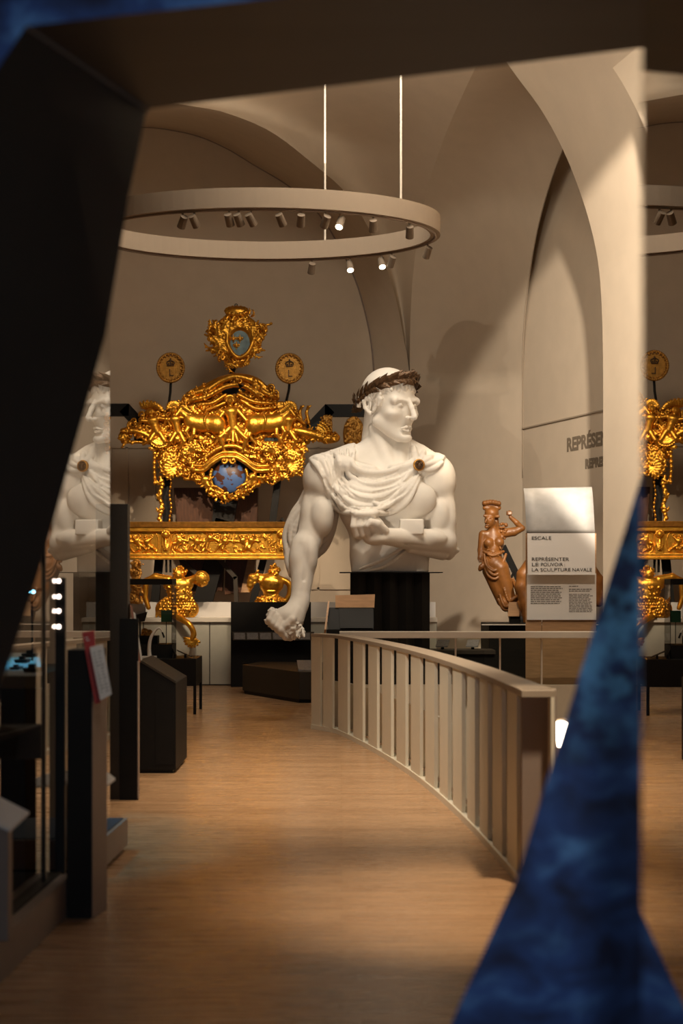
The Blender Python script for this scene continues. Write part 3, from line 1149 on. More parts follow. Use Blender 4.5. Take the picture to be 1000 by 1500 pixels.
# ================================================================== gilded ship's stern carving
YG = 24.3
sg = F / YG
def gw(u, v, w=0.0):
    return Vector(((u - CX) / sg, YG - w / sg, EYE + (CY - v) / sg))


class Carve(SDF):
    def spiral(self, c, r, a0, turns, rad, w0=0, w1=6, k=0.8, hand=1, squash=1.0):
        P, R = [], []
        n = int(10 * turns) + 3
        for i in range(n):
            t = i / (n - 1)
            a = a0 + hand * 2 * PI * turns * t
            q = r * (1 - 0.82 * t)
            P.append((c[0] + q * math.cos(a), c[1] + squash * q * math.sin(a), c[2] + w0 + (w1 - w0) * t))
            R.append(rad * (1 - 0.45 * t))
        self.chain(P, R, k)

    def leaf(self, b, ang, L, wd, w=4, curl=0.6, k=0.8, n=3):
        # acanthus: a rib with lobes curling off the sides
        P = []
        for i in range(6):
            t = i / 5
            a = ang + curl * t
            P.append((b[0] + L * t * math.cos(a), b[1] + L * t * math.sin(a), b[2] + w * math.sin(PI * t * 0.8)))
        self.chain(P, list(np.linspace(wd * 0.42, wd * 0.18, 6)), k)
        for i in range(1, 5):
            a = ang + curl * i / 5
            for s in (-1, 1):
                q = P[i]
                l = wd * (1.25 - 0.18 * i)
                self.cap(q, (q[0] + l * math.cos(a + s * 0.85), q[1] + l * math.sin(a + s * 0.85), q[2] + 1.0), wd * 0.30, wd * 0.16, k)

    def flower(self, c, r, w=0):
        for i in range(6):
            a = i * PI / 3
            self.ell((c[0] + r * 0.62 * math.cos(a), c[1] + r * 0.62 * math.sin(a), c[2]), (r * 0.42,) * 3, 0.5)
        self.ell((c[0], c[1], c[2] + r * 0.3), (r * 0.34,) * 3, 0.4)

    def figure(self, head, hips, knees, feet, hands, elbows, sc=1.0, w=6, hair=True, shoulders=None, wd=1.0):
        h, p = np.array(head, float), np.array(hips, float)
        dv = (p - h) / np.linalg.norm(p - h)
        nk = h + dv * 6.5 * sc
        side = np.array((-dv[1], dv[0], 0))
        ch = h + dv * 13 * sc
        self.ell(h, (4.4 * sc, 5.2 * sc, 4.6 * sc), 1.0)
        self.ell(h + np.array((0, 0.8, 4.4)) * sc, (1.0 * sc, 1.7 * sc, 1.2 * sc), 0.6)
        if hair:
            for i in range(9):
                a = PI + PI * i / 8
                self.ell(h + np.array((4.5 * math.cos(a), 4.6 * math.sin(a), 0.5)) * sc, (1.9 * sc,) * 3, 0.5)
        self.cap(h, ch, 2.6 * sc, 3.4 * sc, 1)
        self.cap(ch - side * 4 * sc * wd, ch + side * 4 * sc * wd, 5.4 * sc, 5.4 * sc, 2)
        self.cap(ch, p, 6.6 * sc * wd, 6.0 * sc, 3)
        self.ell(ch + np.array((-2.6, 0, 4.0)) * sc, (3.4 * sc, 3.0 * sc, 2.4 * sc), 1.0)
        self.ell(ch + np.array((2.6, 0, 4.0)) * sc, (3.4 * sc, 3.0 * sc, 2.4 * sc), 1.0)
        for s, e, q in ((-1, elbows[0], hands[0]), (1, elbows[1], hands[1])):
            sh = ch + side * (-s) * 7.5 * sc * wd - dv * 1.5 * sc
            # side points left for s=-1 when upright
            if e is None:
                continue
            self.cap(sh, e, 3.4 * sc, 2.6 * sc, 1)
            self.cap(e, q, 2.7 * sc, 1.8 * sc, 0.8)
            self.ell(q, (2.3 * sc,) * 3, 0.8)
        for s, kn, ft in ((-1, knees[0], feet[0]), (1, knees[1], feet[1])):
            if kn is None:
                continue
            self.cap(p + np.array((s * 3.0, 0, 0)) * sc, kn, 4.6 * sc, 3.4 * sc, 1.2)
            self.cap(kn, ft, 3.3 * sc, 2.0 * sc, 0.8)
            self.ell(ft, (3 * sc, 1.8 * sc, 2.4 * sc), 0.8)


def scatter(g, poly, n, seed, w=(2, 10), size=(5, 11)):
    r = np.random.default_rng(seed)
    us, vs_ = [p[0] for p in poly], [p[1] for p in poly]
    k = 0
    while k < n:
        u, v = r.uniform(min(us), max(us)), r.uniform(min(vs_), max(vs_))
        if not bool(inpoly(np.array(u), np.array(v), poly)):
            continue
        k += 1
        s = r.uniform(*size)
        w0 = r.uniform(*w)
        q = r.uniform()
        if q < 0.45:
            g.leaf((u, v, w0), r.uniform(0, 6.28), s * 1.5, s * 0.5, r.uniform(2, 6), r.uniform(-1.6, 1.6))
        elif q < 0.68:
            g.spiral((u, v, w0), s * 0.55, r.uniform(0, 6.28), r.uniform(0.8, 1.5), s * 0.2, 0, 4, 0.5, 1 if r.uniform() < .5 else -1)
        elif q < 0.84:
            g.flower((u, v, w0 + 2), s * 0.36)
        else:
            for _ in range(5):
                g.ell((u + r.normal() * s * 0.25, v + r.normal() * s * 0.25, w0 + r.uniform(0, 4)), (r.uniform(1.3, 2.4),) * 3, 0.4)


stern = thing('stern_carving', 'wide gilded ship stern carving of figures and foliage around a blue globe', 'carving', tuple(gw(336, 640)))

OUT = [(180, 650), (182, 628), (208, 612), (205, 600), (222, 592), (244, 600), (262, 592), (268, 578), (300, 566), (330, 553), (352, 552), (376, 562), (402, 572), (408, 588), (436, 600), (444, 618), (466, 622), (482, 612), (486, 632), (492, 640), (470, 646), (448, 652), (446, 668), (440, 688), (420, 698), (395, 714), (372, 722), (350, 730), (330, 728), (302, 716), (284, 700), (258, 698), (236, 690), (232, 668), (218, 652)]
ins = [(336 + (u - 336) * 0.90, 640 + (v - 640) * 0.88) for u, v in OUT]
mb = MB().extrude([gw(u, v, 0) for u, v in reversed(ins)], (0, 8 / sg, 0))
obj('backboard', mb, M['teal'], stern, label='dark teal backboard')

# foliage ground
g = Carve((168, 540, -4), (500, 740, 30), 0.8)
lower = [(222, 646), (300, 640), (330, 655), (372, 650), (446, 650), (440, 690), (400, 706), (380, 690), (336, 664), (300, 690), (280, 702), (240, 692)]
upper = [(268, 590), (300, 572), (336, 580), (376, 572), (404, 588), (436, 602), (444, 625), (400, 640), (340, 650), (280, 640), (240, 640), (238, 606)]
wingL = [(206, 606), (240, 600), (262, 640), (240, 668), (222, 650)]
wingR = [(420, 602), (446, 618), (452, 650), (430, 672), (410, 640)]
for poly in (lower, upper, wingL, wingR):
    for _ in range(1 if poly is lower else 1):
        us, vs_ = [p[0] for p in poly], [p[1] for p in poly]
        for u in np.arange(min(us), max(us), 5.0):
            for v in np.arange(min(vs_), max(vs_), 5.0):
                if bool(inpoly(np.array(u), np.array(v), poly)):
                    g.ell((u, v, 1.0 + 1.6 * math.sin(u * .7) * math.cos(v * .6)), (4.4, 4.4, 3.0), 1.0)
scatter(g, lower, 300, 1, (4, 12), (4, 10))
scatter(g, upper, 190, 2, (3, 9), (4, 9))
scatter(g, wingL, 80, 3, (2, 10), (5, 10))
scatter(g, wingR, 80, 4, (2, 10), (5, 10))
# big shells of leaves in the lower corners
for i in range(9):
    g.leaf((262, 684, 8), 1.9 + i * 0.28, 30 - abs(i - 4) * 1.2, 7.0, 6, 0.35)
    g.leaf((420, 680, 8), 1.2 - i * 0.28, 28 - abs(i - 4) * 1.2, 7.0, 6, -0.35)
for i in range(7):
    g.leaf((282, 664, 11), 2.6 + i * 0.5, 17, 5, 5, 0.6)
    g.leaf((398, 664, 11), 0.5 - i * 0.5, 17, 5, 5, -0.6)
g.leaf((428, 690, 8), 0.45, 18, 4, 2, 0.1)
obj('carved_foliage', g.world(YG), M['gold'], stern, smooth=True)

# draped canopy on top
g = Carve((255, 540, -6), (425, 612, 30), 0.8)
for pts, a, b in (
        ([(268, 592, 4), (284, 578, 8), (306, 572, 12), (326, 560, 14), (346, 554, 14), (370, 560, 13), (384, 574, 10), (406, 584, 6)], 5, 4),
        ([(276, 578, 6), (300, 568, 9), (326, 556, 10), (350, 552, 10), (376, 558, 9), (396, 576, 7)], 3.5, 3.5),
        ([(280, 588, 10), (306, 582, 15), (334, 568, 18), (360, 568, 16), (380, 582, 12)], 3.6, 3.2),
        ([(290, 594, 8), (312, 592, 13), (332, 580, 15)], 3.2, 2.4),
        ([(350, 580, 15), (372, 590, 13), (398, 592, 9)], 3.0, 2.4),
        ([(300, 603, 8), (318, 597, 12), (334, 590, 13)], 2.4, 2.0),
        ([(354, 588, 12), (376, 600, 12), (404, 598, 9)], 2.6, 2.2)):
    P = catmull(pts, 5)
    g.chain(P, list(np.linspace(a, b, len(P))), 2.2)
for c, s in (((283, 578, 12), 6), ((272, 588, 9), 6), ((352, 562, 20), 5), ((398, 570, 11), 6), ((404, 578, 9), 6), ((302, 576, 17), 4)):
    g.leaf(c, random.uniform(0, 6), s * 1.6, s * 0.55, 4, 1.0)
    g.spiral(c, s, random.uniform(0, 6), 1.4, s * 0.28, 0, 5)
g.ell((354, 566, 16), (5, 4, 6), 1, op='-')
scatter(g, [(262, 592), (282, 574), (306, 566), (330, 555), (352, 552), (372, 558), (392, 572), (406, 586), (396, 592), (370, 574), (345, 566), (315, 574), (290, 592)], 70, 77, (6, 14), (4, 8))
obj('canopy', g.world(YG), M['gold'], stern, smooth=True)

# seated figure in the centre
g = Carve((300, 575, -2), (385, 668, 36), 0.75)
g.figure((338, 590, 17), (342, 628, 13), ((324, 642, 20), (362, 644, 20)), ((330, 662, 16), (356, 664, 16)), ((312, 606, 16), (372, 612, 18)), ((322, 616, 20), (362, 618, 18)), 1.15, wd=1.1)
for i in range(9):
    a = 0.55 + i * 0.25
    g.cap((342, 624, 15), (342 + 27 * math.cos(a), 624 + 25 * math.sin(a), 15 + 3 * math.sin(i * 2.1)), 3.6, 2.8, 1.2)
g.chain([(324, 603, 17), (316, 612, 12), (314, 630, 10), (320, 645, 10)], [3, 4, 4, 2.5], 1.5)
for i in range(10):
    a = PI + PI * i / 9
    g.ell((338 + 6.4 * math.cos(a), 588 + 6.6 * math.sin(a), 16), (2.2, 2.2, 2.2), 0.5)
obj('seated_figure', g.world(YG), M['gold'], stern, smooth=True)


def horse(sign, cx):
    # body of a sea-horse shown side on, head outwards
    lo, hi = sorted((cx - sign * 34, cx + sign * 46))
    g = Carve((lo - 6, 590, -2), (hi + 6, 662, 34), 0.8)
    X = lambda d: cx + sign * d
    g.ell((X(4), 621, 13), (24, 13.5, 11), 2)
    g.ell((X(-15), 623, 14), (14, 15.5, 12), 4)
    g.ell((X(22), 618, 13), (12, 13, 10), 4)
    g.cap((X(26), 614, 14), (X(38), 604, 16), 6.5, 4.6, 2)
    g.cap((X(38), 603, 17), (X(44), 611, 19), 4.0, 2.6, 1.2)
    for i in range(7):
        g.leaf((X(24 + 2.2 * i), 610 - 1.6 * i, 18), -1.4 + sign * 0.3, 7, 2.6, 2, -sign * 1.0)
    for bx, kx, ky, fx, fy in ((24, 30, 634, 24, 644), (18, 18, 638, 26, 650), (-16, -22, 640, -12, 652), (-22, -28, 638, -24, 654)):
        g.cap((X(bx), 624, 15), (X(kx), ky, 19), 4.6, 3.0, 1.5)
        g.cap((X(kx), ky, 19), (X(fx), fy, 17), 2.9, 1.9, 1)
    g.chain(catmull([(X(-2), 606, 19), (X(2), 618, 24), (X(-2), 632, 20)], 5), 1.5, 0.6)
    return g.world(YG)


obj('sea_horse', horse(-1, 304), M['gold'], stern, smooth=True)
obj('sea_horse', horse(1, 388), M['gold'], stern, smooth=True)

# winged figures to the left, dolphin and wing to the right
g = Carve((168, 584, -4), (262, 662, 34), 0.8)
g.figure((222, 606, 14), (232, 634, 12), ((222, 646, 16), (244, 648, 16)), ((212, 652, 12), (238, 660, 12)), ((204, 624, 12), (252, 626, 14)), ((210, 618, 16), (246, 616, 16)), 0.95)
for i in range(9):
    g.leaf((214 + 2 * i, 600, 10), 3.6 + i * 0.32, 13, 4, 3, 0.5)
for i in range(8):
    g.leaf((236, 640, 12), 2.2 - i * 0.22, 20, 4.4, 4, 0.3)
g.spiral((182, 641, 6), 8.5, 1.2, 1.7, 2.6, 0, 4, 0.8, -1)
g.chain(catmull([(182, 632, 6), (196, 632, 8), (212, 636, 9), (228, 646, 8)], 5), [4.5] * 16, 2)
g.chain(catmull([(180, 648, 5), (205, 648, 5), (226, 650, 5)], 5), 2.4, 1)
scatter(g, [(178, 630), (206, 612), (214, 596), (236, 596), (240, 640), (220, 650), (182, 650)], 70, 79, (4, 11), (4, 8))
for i in range(22):
    g.ell((random.uniform(186, 222), random.uniform(618, 642), random.uniform(4, 12)), (random.uniform(2, 4.2),) * 3, 0.6)
obj('winged_figure', g.world(YG), M['gold'], stern, smooth=True)
g = Carve((234, 584, -2), (284, 662, 34), 0.8)
g.figure((256, 604, 16), (262, 634, 13), ((252, 648, 19), (272, 648, 17)), ((246, 658, 14), (264, 658, 14)), ((242, 626, 14), (278, 622, 15)), ((246, 616, 18), (272, 614, 16)), 0.92)
for i in range(8):
    g.leaf((256, 600, 12), 3.5 + i * 0.36, 12, 4, 3, -0.5)
obj('winged_figure', g.world(YG), M['gold'], stern, smooth=True)
g = Carve((404, 584, -4), (500, 664, 34), 0.8)
g.figure((424, 604, 15), (422, 632, 12), ((412, 644, 17), (434, 646, 17)), ((408, 656, 13), (428, 658, 13)), ((408, 622, 14), (446, 622, 13)), ((412, 614, 17), (436, 614, 16)), 0.95)
for i in range(8):
    g.leaf((424, 600, 11), 3.4 + i * 0.36, 12, 4, 3, 0.5)
g.chain(catmull([(434, 632, 12), (452, 636, 12), (466, 640, 10), (480, 644, 8), (492, 642, 6)], 5), [6] * 21, 2)
for i in range(9):
    g.leaf((462, 640, 9), -1.5 + i * 0.16, 26, 4.4, 2, 0.35)
for i in range(30):
    g.ell((random.uniform(448, 494), random.uniform(632, 647), random.uniform(4, 12)), (random.uniform(1.8, 3.6),) * 3, 0.6)
for q in (442, 452):
    g.chain([(q, 620, 8), (q - 3, 606, 8), (q - 1, 596, 8)], [3, 2.4, 1.4], 1)
    g.leaf((q - 1, 602, 8), -1.5, 9, 3, 2, 0.6)
scatter(g, [(440, 626), (462, 632), (494, 634), (494, 646), (460, 648), (440, 642)], 60, 78, (6, 12), (4, 7))
obj('dolphin_wing', g.world(YG), M['gold'], stern, smooth=True)
# feathered wing tip
g = Carve((462, 604, -2), (492, 640, 18), 0.7)
g.ell((478, 622, 5), (9, 14, 4), 1)
for i in range(60):
    v = random.uniform(610, 634)
    u = random.uniform(470, 486)
    g.ell((u, v, 9), (1.5, 1.9, 1.4), 0.4)
obj('wing_tip', g.world(YG), M['dullgold'], stern, smooth=True)

# cartouche: arch mouldings and scrolls round the globe
g = Carve((276, 640, 0), (400, 722, 34), 0.75)
for off, rad in ((0, 3.2), (6.5, 2.2)):
    g.chain(catmull([(286, 690 - off, 16), (300, 690 - off, 18), (312, 680 - off, 20), (326, 672 - off, 21), (340, 671 - off, 22)], 6), rad, 1)
    g.chain(catmull([(394, 690 - off, 16), (376, 690 - off, 18), (362, 680 - off, 20), (348, 672 - off, 21), (336, 671 - off, 22)], 6), rad, 1)
g.chain(catmull([(300, 672, 12), (322, 658, 15), (345, 655, 16), (364, 664, 14)], 6), 3.4, 1.2)
g.chain(catmull([(296, 664, 10), (320, 650, 13), (345, 646, 14), (372, 658, 12)], 6), 2.2, 1.2)
g.spiral((330, 677, 22), 5.5, 4.2, 1.3, 2.0, 0, 3, 0.6, 1)
g.spiral((343, 677, 22), 5.5, 5.0, 1.3, 2.0, 0, 3, 0.6, -1)
ringp = [(336 + 27 * math.cos(a), 699 + 26 * math.sin(a), 12) for a in np.linspace(-0.4, PI + 0.4, 26)]
g.chain(ringp, 2.4, 0.8)
obj('cartouche_frame', g.world(YG), M['gold'], stern, smooth=True)
mb = MB()
n0 = 36
mb.sphere(tuple(gw(336, 699, 6)), 24 / sg, 36, 20, (1, 0.42, 1))
obj('globe', mb, M['globe'], stern, smooth=True, label='painted blue and brown globe')

# garland with putti under the globe
g = Carve((270, 680, 0), (412, 740, 32), 0.75)
gar = catmull([(286, 700, 10), (302, 708, 13), (312, 722, 14), (336, 730, 15), (356, 722, 14), (378, 708, 13), (402, 698, 10)], 9)
r = np.random.default_rng(8)
for p in gar:
    for _ in range(5):
        c = np.array(p) + r.normal(size=3) * (4.2, 3.0, 2.6)
        if r.uniform() < 0.5:
            g.ell(c, (r.uniform(1.6, 2.8),) * 3, 0.5)
        else:
            g.leaf(tuple(c), r.uniform(0, 6.28), r.uniform(5, 8), 2.4, 2, r.uniform(-1, 1))
g.figure((298, 696, 17), (306, 712, 16), ((314, 720, 18), (318, 714, 18)), ((324, 724, 17), (328, 720, 17)), ((290, 710, 15), (314, 700, 18)), ((288, 704, 17), (308, 704, 20)), 0.6)
g.figure((376, 692, 17), (366, 708, 16), ((356, 712, 18), (360, 718, 18)), ((348, 716, 17), (352, 724, 17)), ((364, 698, 18), (388, 704, 15)), ((368, 702, 20), (384, 700, 17)), 0.6)
obj('garland', g.world(YG), M['gold'], stern, smooth=True)
# hanging bead strings at the left edge
g = Carve((220, 640, -4), (262, 772, 20), 0.75)
for i in range(9):
    g.ell((227 + 0.4 * math.sin(i), 650 + 7.2 * i, 5), (3.6 - 0.12 * i, 3.8, 3.4), 0.3)
for i in range(13):
    g.ell((236 + 2.5 * math.sin(i * 0.9), 700 + 5 * i, 4), (3.4, 3.6, 3.2), 0.6)
    if i % 2 == 0:
        g.leaf((236, 700 + 5 * i, 5), 1.2 + (i % 4), 9, 3.2, 2, 0.8)
for i in range(12):
    g.ell((250 + 1.2 * math.sin(i), 696 + 6 * i, 4), (2.0, 2.8, 2.2), 0.5)
obj('bead_string', g.world(YG), M['gold'], stern, smooth=True)

# --- crest with a blue shield on its own rod
crest = thing('crest', 'gilded crest with pale blue shield and three fleurs-de-lis above the carving', 'crest', tuple(gw(346, 540)))
g = Carve((296, 440, -10), (402, 552, 30), 0.7)
g.ell((347, 496, 2), (37, 36, 6), 2)
g.ell((347, 490, 3), (42, 20, 5), 3)
g.ell((347, 458, 6), (17, 8, 8), 1)
for i in range(16):
    a = 2 * PI * i / 16
    g.ell((347 + 15 * math.cos(a), 457 + 6 * math.sin(a), 8 + 4 * math.sin(a)), (3.4, 3.0, 3.4), 0.5)
g.ell((346, 466, 16), (9, 2.6, 4), 0.5, op='-')
for i in range(15):
    a = 2.5 + i * 0.26
    s = 1
    g.leaf((346 - 6, 500, 6), 2.0 + i * 0.2, 28 + 6 * (i % 3), 8.0, 6, 0.35)
    g.leaf((346 + 6, 500, 6), 1.14 - i * 0.2, 27 + 6 * (i % 3), 8.0, 6, -0.35)
scatter(g, [(306, 480), (330, 464), (370, 464), (392, 482), (388, 505), (372, 520), (352, 542), (338, 540), (318, 520), (304, 506)], 130, 17, (5, 12), (5, 11))
g.ell((352, 503, 30), (21.5, 26, 27), 1, op='-')
g.chain(catmull([(334, 490, 11), (334, 505, 13), (342, 520, 15), (352, 526, 15), (364, 518, 15), (371, 502, 14), (370, 488, 12)], 6), 2.6, 0.8)
g.chain([(384, 478, 6), (396, 476, 5), (397, 475, 5)], [2.2, 1.6, 2.4], 0.6)
for i in range(5):
    g.leaf((330 + 9 * i, 531, 11), 1.2 + 0.2 * i, 11, 4, 3, 0.4 * (i - 2))
obj('carved_leaves', g.world(YG), M['gold'], crest, smooth=True)
mb = MB().extrude([gw(u, v, 9.5) for u, v in reversed([(334, 489), (345, 484), (356, 482), (369, 486), (370, 504), (363, 518), (352, 526), (341, 518), (335, 505)])], (0, 3 / sg, 0))
sh = obj('shield', mb, M['shield'], crest, label='pale blue shield')
for u, v in ((342.5, 498), (352, 498), (347, 508)):
    g = Carve((u - 7, v - 7, 4), (u + 7, v + 7, 16), 0.45)
    g.cap((u, v - 5, 11), (u, v + 1, 11), 0.8, 1.5, 0.3)
    g.cap((u, v + 1, 10), (u, v + 5, 10), 1.5, 0.8, 0.3)
    for s in (-1, 1):
        g.chain([(u, v + 1, 10), (u + s * 2.6, v - 1.8, 10.4), (u + s * 4.2, v - 1.2, 10.4), (u + s * 4.0, v + 0.6, 10.4)], [1.1, 1.2, 1.0, 0.7], 0.3)
    g.cap((u - 3, v + 1.6, 10.5), (u + 3, v + 1.6, 10.5), 0.8, 0.8, 0.2)
    obj('fleur_de_lis', g.world(YG), M['gold'], sh, smooth=True)
mb = MB().tube([gw(343, 535, -2), gw(336, 556, -6), gw(336, 575, -8)], 3.6 / sg, 8)
obj('support_rod', mb, M['steel'], crest)
mb = MB().tube([gw(346 + 2 * math.cos(a), 448 + 2.2 * math.sin(a), 4) for a in np.linspace(0, 2 * PI, 13)[:-1]], 0.6 / sg, 6, closed=True)
obj('hanging_ring', mb, M['steel'], crest)


# --- crowned medallions on bent rods
def medallion(cu, cv, rod, label):
    t = thing('medallion', label, 'medallion', tuple(gw(cu, cv)), 'crowned medallions beside the crest')
    mb = MB().disc(gw(cu, cv, 0), 18 / sg, (0, -1, 0), 3 / sg, 48)
    obj('disc', mb, M['dullgold'], t, bevel=0.006)
    g = Carve((cu - 24, cv - 25, -4), (cu + 24, cv + 25, 10), 0.55)
    for i in range(40):
        a = 2 * PI * i / 40
        g.ell((cu + 19 * math.cos(a), cv + 20.5 * math.sin(a), 2), (2.3, 2.3, 2.6), 0.5)
        if i % 2:
            g.ell((cu + 16.6 * math.cos(a), cv + 18 * math.sin(a), 3), (1.5, 1.5, 1.8), 0.4)
    obj('wreath_rim', g.world(YG), M['dullgold'], t, smooth=True)
    g = Carve((cu - 9, cv - 16, 0), (cu + 9, cv + 2, 8), 0.4)
    g.box((cu, cv - 3.4, 2.6), (5.0, 1.0, 1.0), 0.2, 0.3)
    for s in (-1, 0, 1):
        g.chain(catmull([(cu + s * 4.2, cv - 4, 2.6), (cu + s * 5.4, cv - 8, 2.8), (cu, cv - 11, 3)], 4), 0.9, 0.3)
    g.ell((cu, cv - 12.4, 3), (1.2, 1.4, 1.2), 0.2)
    for s in (-1, 1):
        g.ell((cu + s * 2.6, cv - 6, 2.8), (1.0, 1.3, 1.0), 0.2)
    obj('crown', g.world(YG), M['bronze'], t, smooth=True)
    x = text('letter', 'L', 10.5 / sg / 0.72, gw(cu - 3.0, cv + 12, 2.4), M['bronze'], t, depth=0.004)
    pts = [gw(u, v, -3) for u, v in rod]
    obj('rod', MB().tube(pts, 1.9 / sg, 8), M['steel'], t)


medallion(250, 539, [(250, 556), (249, 575), (245, 602)], 'gilded crowned medallion on bent rod left of the crest')
medallion(424, 540, [(424, 556), (423, 570), (418, 592)], 'gilded crowned medallion on bent rod right of the crest')

# --- frieze below
fr = thing('frieze', 'long gilded frieze with relief figures below the stern carving', 'frieze', tuple(gw(305, 815)))
mb = MB()
for (v0, v1, w0) in ((773, 779, 12), (811, 816, 11), (816, 820, 14)):
    mb.prism([gw(150, v1, w0), gw(424, v1, w0), gw(424, v1, -8), gw(150, v1, -8)], [gw(150, v0, w0), gw(424, v0, w0), gw(424, v0, -8), gw(150, v0, -8)])
mb.prism([gw(150, 812, 6), gw(424, 812, 6), gw(424, 812, -8), gw(150, 812, -8)], [gw(150, 777, 6), gw(424, 777, 6), gw(424, 777, -8), gw(150, 777, -8)])
obj('beam', mb, M['gold'], fr, bevel=0.008)
mb = MB().prism([gw(150, 773, 14), gw(424, 773, 14), gw(424, 773, -8), gw(150, 773, -8)], [gw(150, 765, 18), gw(426, 765, 18), gw(426, 765, -8), gw(150, 765, -8)])
obj('cornice', mb, M['dullgold'], fr, bevel=0.006)
g = Carve((150, 775, 2), (428, 816, 18), 0.62)
r = np.random.default_rng(31)
for x0_, x1_ in ((160, 228), (256, 402)):
    for i in range(int((x1_ - x0_) / 21)):
        x = x0_ + 13 + 21 * i + r.uniform(-3, 3)
        f_ = 1 if r.uniform() < 0.5 else -1
        ln = r.uniform(3, 10)
        hy = r.uniform(783, 787)
        g.figure((x, hy, 7), (x + f_ * ln, hy + 11 - ln * .3, 6.5), ((x + f_ * (ln + 7), 799 + r.uniform(-3, 4), 8), (x + f_ * (ln + 2), 804, 8)), ((x + f_ * (ln + 13), 808, 7), (x + f_ * (ln - 6), 809, 7)), ((x - f_ * 9, 784 + r.uniform(-3, 14), 7), (x + f_ * 9, 786 + r.uniform(-4, 6), 7)), ((x - f_ * 7, 793, 8), (x + f_ * 6, 791, 8)), r.uniform(0.5, 0.6), hair=False)
    for i in range(int((x1_ - x0_) / 4)):
        x = r.uniform(x0_, x1_)
        g.leaf((x, r.uniform(783, 808), 5.5), r.uniform(0, 6.28), r.uniform(6, 11), 2.8, 1.5, r.uniform(-1.5, 1.5))
        g.spiral((r.uniform(x0_, x1_), r.uniform(783, 808), 6), r.uniform(2.5, 5), r.uniform(0, 6), 1.3, 1.0, 0, 1, 0.4)
for cu, rx in ((226, 14), (262, 14), (400, 14)):
    g.chain([(cu + (rx if cu < 240 else -rx) * 0.5 * math.cos(a), 795 + 15 * math.sin(a), 6) for a in np.linspace(-PI / 2, PI / 2, 10)] if cu != 262 else [(cu - 4 - rx * 0.5 * math.cos(a), 795 + 15 * math.sin(a), 6) for a in np.linspace(-PI / 2, PI / 2, 10)], 1.3, 0.5)
for cu in (244, 412):
    g.box((cu, 795, 6), (6.5, 17, 5), 0.4, 0.8)
    g.ell((cu, 784, 12), (5, 5.5, 4), 0.8)
    for i in range(7):
        a = PI + PI * i / 6
        g.ell((cu + 5.5 * math.cos(a), 783 + 5.5 * math.sin(a), 11), (1.6, 1.6, 1.6), 0.4)
    g.leaf((cu, 792, 11), PI / 2, 15, 6, 2, 0)
obj('relief', g.world(YG), M['gold'], fr, smooth=True)


# --- tritons below
def triton_a():
    t = thing('triton_figure', 'gilded triton figure reaching downwards, partly behind the small glass case', 'sculpture', at(262, 905, 23.45))
    g = Carve((205, 820, -16), (312, 955, 40), 0.8)
    g.ell((264, 872, 8), (18, 22, 13), 3)
    g.ell((262, 857, 8), (22, 12, 12), 3)
    g.ell((263, 842, 10), (8, 9.5, 8.5), 2)
    for i in range(60):
        a = random.uniform(0, 6.28)
        g.ell((264 + 10 * math.cos(a) * random.uniform(.4, 1), 838 + 9 * math.sin(a) * random.uniform(.4, 1), 8 + random.uniform(-4, 9)), (random.uniform(1.4, 2.6),) * 3, 0.4)
    g.chain([(275, 852, 8), (288, 848, 10), (300, 852, 10)], [6.5, 6, 5], 2)
    g.ell((296, 848, 10), (11, 12, 9), 2)
    for i in range(22):
        a = random.uniform(0, 6.28)
        g.cap((296 + 7 * math.cos(a), 848 + 8 * math.sin(a), 16), (296 + 11 * math.cos(a), 848 + 11 * math.sin(a), 13), 1.8, 1.4, 0.6)
    g.chain([(248, 850, 8), (228, 846, 4), (212, 852, 2)], [7, 6, 4.5], 2)
    g.chain([(214, 852, 2), (213, 875, 3), (218, 890, 4)], [4.5, 4, 3.4], 1)
    g.ell((260, 892, 6), (32, 20, 14), 3)
    for i in range(150):
        u, v = random.uniform(232, 292), random.uniform(860, 904)
        w = g.front(u, v)
        if w is not None:
            g.ell((u, v, w), (random.uniform(1.2, 2.6),) * 3, 0.6)
    r = np.random.default_rng(4)
    for i in range(15):
        for j in range(9):
            u, v = 236 + 3.6 * i + (j % 2) * 1.8, 876 + 4.2 * j
            w = g.front(u, v)
            if w is not None:
                g.ell((u, v, w), (1.7, 2.0, 1.5), 0.4)
    for i in range(7):
        g.cap((232 + 7 * i, 888, 12 - abs(i - 3)), (230 + 8 * i, 903, 10 - abs(i - 3)), 2.8, 1.8, 1)
    # lower limb ending in a leafy hand over the counter edge
    g.chain(catmull([(256, 900, 14), (270, 907, 27), (281, 914, 33), (287, 926, 33), (285, 935, 33)], 5), [6, 5.6, 5.2, 4.9, 4.6, 4.4, 4.2, 4.0, 4, 4, 4, 4, 4, 4, 4, 4, 4, 4, 4, 4, 4], 1)
    for i in range(8):
        g.leaf((285, 935, 33), 0.1 + i * 0.42, 13, 4, 3, 0.3)
    wq = g.ax[2][None, None, :]
    g.d = np.where(wq < 19.5, np.maximum(g.d, g.ax[1][None, :, None] - 904.4), g.d).astype(np.float32)
    obj('figure_body', g.world(23.45), M['gold'], t, smooth=True)


